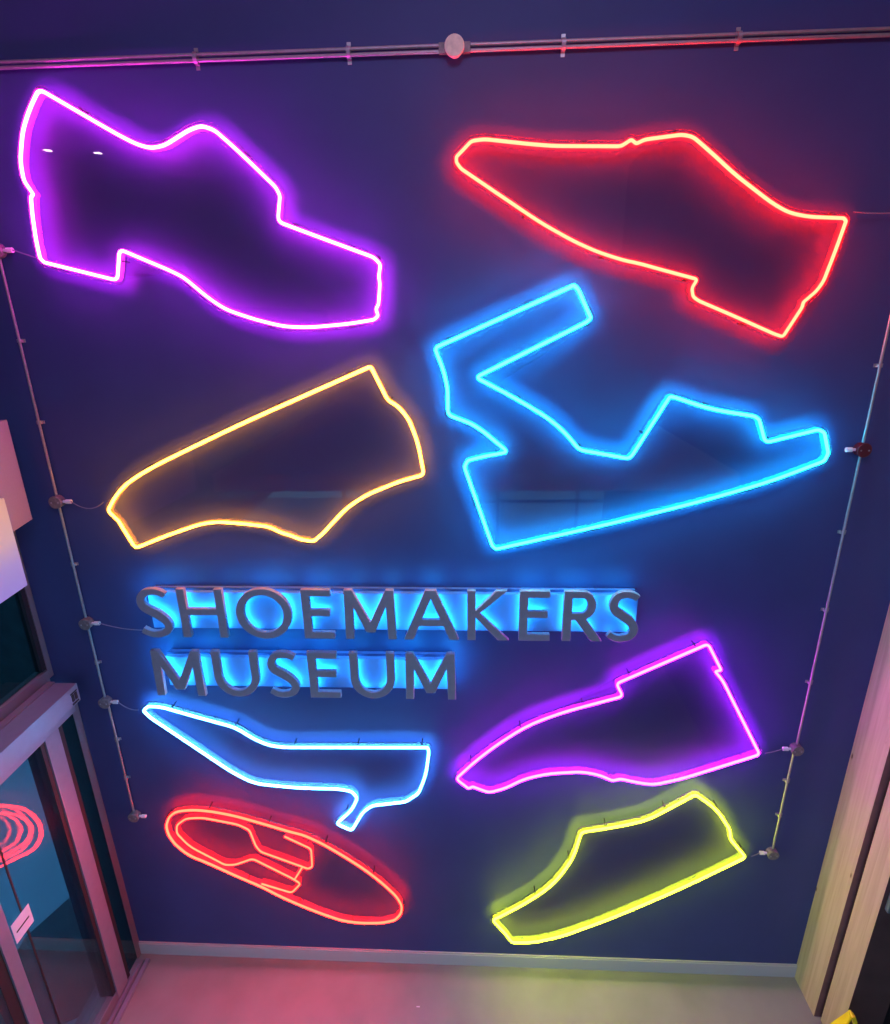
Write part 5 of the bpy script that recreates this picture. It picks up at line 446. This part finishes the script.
# ================================================================ HALO LIT LETTERS
def ell(cx, cz, rx, rz, a0, a1, n):
    return [(cx + rx * math.cos(math.radians(a0 + (a1 - a0) * k / n)), cz + rz * math.sin(math.radians(a0 + (a1 - a0) * k / n))) for k in range(n + 1)]
def glyph(ch, w, h, s):
    b = s * 0.86
    if ch == 'H':
        m = h * 0.53
        return [[(0, 0), (s, 0), (s, m - b / 2), (w - s, m - b / 2), (w - s, 0), (w, 0), (w, h), (w - s, h), (w - s, m + b / 2), (s, m + b / 2), (s, h), (0, h)]]
    if ch == 'E':
        m = h * 0.53
        return [[(0, 0), (w, 0), (w * 0.99, b), (s, b), (s, m - b / 2), (w * 0.9, m - b / 2), (w * 0.9, m + b / 2), (s, m + b / 2), (s, h - b), (w * 0.95, h - b), (w * 0.95, h), (0, h)]]
    if ch == 'M':
        i = w * 0.02; v = h * 0.14; q = s * 0.55
        return [[(0, 0), (s, 0), (s + i, h * 0.66), (w / 2 - q, v), (w / 2 + q, v), (w - s - i, h * 0.66), (w - s, 0), (w, 0), (w - i, h), (w - i - s * 0.95, h), (w / 2, v + s * 1.35), (i + s * 0.95, h), (i, h)]]
    if ch == 'A':
        t = s * 0.62; u = s * 1.12; c = w / 2
        # inner edges run parallel to the outer ones
        def xin(z): return u + (c - t - 0) * z / h
        z0, z1 = h * 0.28, h * 0.28 + b
        zt = h * 0.80
        k = (c - xin(zt))
        hole_top = z1 + (h * 0.83 - z1)
        return [[(0, 0), (u, 0), (xin(z0), z0), (w - xin(z0), z0), (w - u, 0), (w, 0), (c + t, h), (c - t, h)],
                [(xin(z1), z1), (c, hole_top), (w - xin(z1), z1)]]
    if ch == 'K':
        return [[(0, 0), (s, 0), (s, h * 0.46), (w - s * 1.35, 0), (w, 0), (s * 1.35 + w * 0.02, h * 0.545), (w * 0.94, h), (w * 0.94 - s * 1.25, h), (s, h * 0.60), (s, h), (0, h)]]
    if ch == 'U':
        r = w / 2; ri = r - s
        o = [(0, h), (0, r * 1.05)] + ell(r, r * 1.05, r, r * 1.05, 180, 360, 22)[1:] + [(w, h), (w - s, h), (w - s, r * 1.05)]
        o += ell(r, r * 1.05, ri, r * 1.05 - b, 360, 180, 22)[1:] + [(s, h)]
        return [o]
    if ch == 'O':
        return [ell(w / 2, h / 2, w / 2, h / 2 * 1.03, 0, 360, 48)[:-1], ell(w / 2, h / 2, w / 2 - s, h / 2 * 1.03 - b, 0, 360, 48)[:-1]]
    if ch == 'R':
        bw = w * 0.80; zt = h; zb = h * 0.43; rr = (zt - zb) / 2; cz = (zt + zb) / 2; xr = bw - rr * 0.9
        outer = [(0, 0), (s, 0), (s, zb)]
        outer += [(s * 1.45, zb), (w - s * 1.3, 0), (w, 0), (s * 1.45 + s * 1.25, zb + 0.004)]
        outer += ell(xr, cz, rr * 0.9, rr, -50, 90, 20) + [(0, h)]
        inner = [(s, zb + b)] + ell(xr, cz, rr * 0.9 - s, rr - b, -90, 90, 16) + [(s, zt - b)]
        return [outer, inner]
    if ch == 'S':
        key = [(0.90, 0.865), (0.74, 0.920), (0.52, 0.940), (0.27, 0.895), (0.145, 0.76), (0.21, 0.62), (0.46, 0.515), (0.72, 0.40), (0.865, 0.25), (0.77, 0.115), (0.50, 0.055), (0.26, 0.070), (0.04, 0.145)]
        P = []
        for i in range(len(key) - 1):
            p0 = Vector(key[max(i - 1, 0)]); p1 = Vector(key[i]); p2 = Vector(key[i + 1]); p3 = Vector(key[min(i + 2, len(key) - 1)])
            for k in range(6):
                t = k / 6
                P.append(0.5 * ((2 * p1) + (-p0 + p2) * t + (2 * p0 - 5 * p1 + 4 * p2 - p3) * t * t + (-p0 + 3 * p1 - 3 * p2 + p3) * t ** 3))
        P.append(Vector(key[-1]))
        P = [Vector((p.x * w, p.y * h)) for p in P]
        Lf = []; Rt = []
        for i, p in enumerate(P):
            t = (P[min(i + 1, len(P) - 1)] - P[max(i - 1, 0)]).normalized(); nn = Vector((-t.y, t.x))
            u = i / (len(P) - 1); th = (b * 0.92 + (s * 1.1 - b * 0.92) * math.exp(-((u - 0.5) / 0.25) ** 2)) / 2
            Lf.append(p + nn * th); Rt.append(p - nn * th)
        return [[tuple(p) for p in Lf] + [tuple(p) for p in Rt[::-1]]]
def glyph_mesh(name, loops, depth, offset=0.0, bevel=0.0):
    cu = bpy.data.curves.new(name, 'CURVE'); cu.dimensions = '2D'; cu.fill_mode = 'BOTH'
    cu.extrude = depth / 2; cu.offset = offset; cu.bevel_depth = bevel; cu.bevel_resolution = 1
    for L in loops:
        sp = cu.splines.new('POLY'); sp.points.add(len(L) - 1); sp.use_cyclic_u = True
        for i, (x, z) in enumerate(L): sp.points[i].co = (x, z, 0, 1)
    tmp = bpy.data.objects.new(name, cu); C.objects.link(tmp)
    dg = bpy.context.evaluated_depsgraph_get()
    me = bpy.data.meshes.new_from_object(tmp.evaluated_get(dg))
    bpy.data.objects.remove(tmp, do_unlink=True)
    # lay the curve plane upright, facing the room
    me.transform(Matrix.Rotation(math.radians(90), 4, 'X'))
    me.name = name
    return me
led = emat('led_backlight', (0.5, 12.0, 24))
where = ['first letter S of the upper line, at its far left', 'H of the upper line, between the first S and the O', 'round O of the upper line', 'first E of the upper line, right after the O',
         'M of the upper line, left of the A', 'A of the upper line', 'K of the upper line', 'second E of the upper line, right after the K', 'R of the upper line, before the last S', 'last letter S of the upper line, at its right end',
         'first M of the lower line, at its left end', 'first U of the lower line, right after the M', 'S of the lower line', 'E of the lower line', 'second U of the lower line, right after the E', 'last M of the lower line, at its right end']
ROW = [(2.939, 0.318), (2.525, 0.318)]
for (ch, x, wd, r), wh in zip(LETTERS, where):
    z0, h = ROW[r]
    if ch == 'S': x += 0.004; wd *= 0.93
    t = thing('sign_letter', 'grey metal backlit ' + wh, 'letter', (x, -0.09, z0), 'letters of the museum name')
    loops = glyph(ch, wd, h, 0.0485)
    me = glyph_mesh('letter_body', loops, 0.026, -0.002, 0.002); me.materials.clear(); me.materials.append(M['letter'])
    o = bpy.data.objects.new('letter_body', me); C.objects.link(o); o.parent = t; o.location = (0, -0.046, 0)
    me = glyph_mesh('led_strip', loops, 0.006, -0.010)
    bm = bmesh.new(); bm.from_mesh(me)
    bmesh.ops.bisect_plane(bm, geom=bm.verts[:] + bm.edges[:] + bm.faces[:], plane_co=(0, 0, 0.034), plane_no=(0, 0, -1), clear_outer=True)
    bm.to_mesh(me); bm.free(); me.materials.clear(); me.materials.append(led)
    o = bpy.data.objects.new('led_strip', me); C.objects.link(o); o.parent = t; o.location = (0, -0.0285, 0)
    # pins that carry the letter on its tray
    for px in ([0.026, wd - 0.03] if ch in 'HMU' else [0.026] if ch in 'EKR' else [wd / 2 - 0.0]):
        pz = h * 0.60 if ch in 'HMUEKR' else h * 0.33 if ch == 'A' else (h * 0.5 if ch == 'S' else h * 0.93)
        bm = bmesh.new(); cyl(bm, (px, 0.0 if pz < h * .9 else 0.0, min(pz, 0.28)), (px, -0.0250, min(pz, 0.28)), 0.005, 8)
        obj('fixing_pin', bm, M['screw'], t)
def tray(x0, x1, z0, z1, label):
    t = thing('letter_tray', label, 'backing tray', (0, -0.0005, z0))
    bm = bmesh.new(); bx(bm, (x0, -0.089, 0), (x1, 0, z1 - z0)); bmesh.ops.recalc_face_normals(bm, faces=bm.faces[:])
    bmesh.ops.bevel(bm, geom=bm.edges[:], offset=0.003, segments=2, affect='EDGES')
    obj('tray_body', bm, M['tray'], t)
    bm = bmesh.new(); bx(bm, (x0, -0.060, z1 - z0 + 0.0005), (x1, -0.050, z1 - z0 + 0.012)); obj('top_lip', bm, M['navy'], t)
tray(-1.93, 0.955, 2.966, 3.208, 'long blue box tray carrying the upper line of letters')
tray(-1.90, -0.13, 2.556, 2.765, 'short blue box tray carrying the lower line of letters')

# ================================================================ CONDUITS AND JUNCTION BOXES
def saddle(par, loc, axis, r, wide=0.045):
    """pipe clip: a strap over the pipe with two ears; axis 'z' or 'x' is the pipe's direction"""
    bm = bmesh.new(); n = 8; outer = []
    for k in range(n + 1):
        a = math.pi * k / n
        outer.append((math.cos(a) * (r + 0.004), -math.sin(a) * (r + 0.004) - 0.012))
    prof = [(wide / 2, 0.0), (wide / 2, -0.004), (r + 0.005, -0.004)] + outer + [(-r - 0.005, -0.004), (-wide / 2, -0.004), (-wide / 2, 0.0)]
    hw = 0.009
    A = []; B = []
    for u, v in prof:
        if axis == 'z': A.append(bm.verts.new((u, v, -hw))); B.append(bm.verts.new((u, v, hw)))
        else: A.append(bm.verts.new((-hw, v, u))); B.append(bm.verts.new((hw, v, u)))
    k = len(prof)
    for i in range(k): bm.faces.new([A[i], A[(i + 1) % k], B[(i + 1) % k], B[i]])
    bm.faces.new(A[::-1]); bm.faces.new(B)
    bmesh.ops.recalc_face_normals(bm, faces=bm.faces[:])
    o = obj('pipe_clip', bm, M['steel'], par); o.location = loc
    return o
def pipe(x, z0, z1, clips, label, grp):
    t = thing('conduit', label, 'conduit pipe', (x, -0.0005, z0), grp)
    bm = bmesh.new(); cyl(bm, (0, -0.016, 0), (0, -0.016, z1 - z0), 0.0072, 14); obj('pipe', bm, M['steel'], t, False)
    for z in clips: saddle(t, (0, 0, z - z0), 'z', 0.0095)
def jbox(x, z, side, label, m, grp, cable_to=None, sag=0.02, gl=True):
    t = thing('junction_box', label, 'junction box', (x, -0.0005, z), grp)
    bm = bmesh.new(); lathe(bm, (0, 0, 0), (0, -1, 0), [(0, 0.036), (0.034, 0.036), (0.036, 0.038), (0.041, 0.038), (0.044, 0.034)], 24)
    bm2 = bm; obj('box_body', bm2, m, t)
    for sx in (-0.02, 0.02):
        bm = bmesh.new(); cyl(bm, (sx, -0.0442, 0.0), (sx, -0.047, 0.0), 0.0045, 8); obj('lid_screw', bm, M['steel'], t)
    if gl:
        bm = bmesh.new(); cyl(bm, (0.036 * side, -0.02, 0), (0.052 * side, -0.02, 0), 0.008, 10); cyl(bm, (0.052 * side, -0.02, 0), (0.082 * side, -0.02, 0), 0.013, 10)
        obj('cable_gland', bm, M['gland'], t)
    if cable_to:
        a = Vector((0.082 * side, -0.02, 0)); b = Vector((cable_to[0] - x, -0.05, cable_to[1] - z)); pts = []
        for k in range(13):
            u = k / 12; p = a.lerp(b, u); p.z -= sag * 4 * u * (1 - u); pts.append(p)
        bm = bmesh.new(); tube3(bm, pts, 0.003, 6); obj('cable', bm, M['cable'], t)
GL, GR = 'round junction boxes on the left conduit', 'round junction boxes on the right conduit'
XA = -2.400
LZ = [5.083, 3.750, 2.954, 2.372, 1.412]
jbox(XA, LZ[0], 1, 'round box with pale gland beside the violet boot neon, highest on the left', M['box'], GL, (-2.175, 5.04), 0.0)
jbox(XA, LZ[1], 1, 'round grey box with pale gland left of the amber neon shoe', M['box'], GL, (-2.105, 3.755), 0.04)
jbox(XA, LZ[2], 1, 'round box with pale gland left of the upper letter line', M['box'], GL, (-1.935, 2.93), 0.02)
jbox(XA, LZ[3], 1, 'round box left of the icy blue heeled shoe, above the end of the run', M['box'], GL, (-2.17, 2.335), 0.02)
jbox(XA + 0.012, LZ[4], 1, 'small round box at the bottom end of the left conduit run', M['box'], GL)
G2 = 'vertical conduit lengths left'
pipe(XA, LZ[0] + 0.038, 5.80, [5.45], 'steel conduit length above the violet boot box, out of the left top corner', G2)
pipe(XA, LZ[1] + 0.038, LZ[0] - 0.038, [4.644, 4.209], 'long steel conduit between the violet boot box and the amber shoe box', G2)
pipe(XA, LZ[2] + 0.038, LZ[1] - 0.038, [3.35], 'steel conduit between the amber shoe box and the box beside the letters', G2)
pipe(XA, LZ[3] + 0.038, LZ[2] - 0.038, [2.665], 'short steel conduit between the letters box and the heeled shoe box', G2)
pipe(XA + 0.010, LZ[4] + 0.038, LZ[3] - 0.038, [2.063, 1.741], 'lowest steel conduit on the left, ending at the bottom round box', G2)
XB = 2.062
jbox(XB, 4.033, -1, 'dark red round box right of the cyan sandal neon', M['box_red'], GR)
jbox(XB, 2.095, -1, 'grey round box right of the magenta ankle boot neon', M['box'], GR, (1.86, 2.085), 0.005)
jbox(XB - 0.008, 1.222, -1, 'grey round box right of the yellow green neon shoe, lowest on the right', M['box'], GR, (1.90, 1.222), 0.003)
jbox(XB, 5.16, -1, 'round box on the right conduit level with the red shoe heel', M['box'], GR, (1.77, 5.163), 0.004)
G3 = 'vertical conduit lengths right'
pipe(XB, 5.198, 5.80, [5.5], 'steel conduit out of the top right corner above the red shoe', G3)
pipe(XB, 4.071, 5.122, [4.464], 'steel conduit above the dark red box at the right edge', G3)
pipe(XB, 2.133, 3.995, [3.563, 3.08, 2.586], 'long steel conduit between the dark red box and the ankle boot box', G3)
pipe(XB - 0.008, 1.26, 2.057, [1.834, 1.546], 'steel conduit between the ankle boot box and the lowest right box', G3)
# twin run across the top
jt = thing('junction_box', 'cream round blank cover on the twin conduit across the wall top', 'junction box', (-0.075, -0.0005, 5.862))
bm = bmesh.new(); lathe(bm, (0, 0, 0), (0, -1, 0), [(0, 0.033), (0.036, 0.033), (0.038, 0.044), (0.044, 0.044), (0.047, 0.040)], 28); obj('box_body', bm, M['box_cream'], jt)
for s in (-1, 1):
    bm = bmesh.new(); bx(bm, (0.034 * s, -0.028, -0.020), (0.07 * s, -0.006, 0.020)); obj('spout', bm, M['box'], jt)
for s, x0, x1, cl, lab in ((-1, -2.70, -0.146, (-1.252, -0.551), 'twin steel conduit across the top of the wall, left of the cream cover'), (1, -0.004, 2.40, (0.406, 1.162), 'twin steel conduit across the top of the wall, right of the cream cover')):
    t = thing('conduit', lab, 'conduit pipe', (x0, -0.0005, 5.862), 'twin conduit across the top')
    for dz in (-0.011, 0.011):
        bm = bmesh.new(); cyl(bm, (0, -0.018, dz), (x1 - x0, -0.018, dz), 0.0078, 14); obj('pipe', bm, M['steel'], t)
    for x in cl: saddle(t, (x - x0, 0, 0), 'x', 0.021, 0.085)

# ================================================================ LAMPS BEHIND THE CAMERA AND SMALL THINGS
for (lx, ly), lab in (((-4.0, -4.4), ''), ):
    pass
for x, y, lab in ((-6.306, -6.564, 'round white downlight in the ceiling over the gallery, farther left over the entrance'), (-5.672, -6.796, 'round white downlight in the ceiling over the gallery, nearer the gallery')):
    t = thing('ceiling_light', lab, 'downlight', (x, y, ZC - 0.0005), 'gallery downlights')
    bm = bmesh.new(); lathe(bm, (0, 0, 0), (0, 0, -1), [(0, 0.09), (0.008, 0.09), (0.010, 0.075)], 24); obj('rim', bm, M['alu'], t)
    bm = bmesh.new(); lathe(bm, (0, 0, -0.0105), (0, 0, -1), [(0, 0.065), (0.003, 0.06)], 24); obj('diffuser', bm, M['lamp'], t)
scrap = bmesh.new(); bx(scrap, (-0.40, -0.31, 0.0002), (-0.375, -0.303, 0.002), 0)
tag(obj('paper_scrap', scrap, M['sticker']), 'tiny white paper scrap lying on the floor before the wall', 'litter')
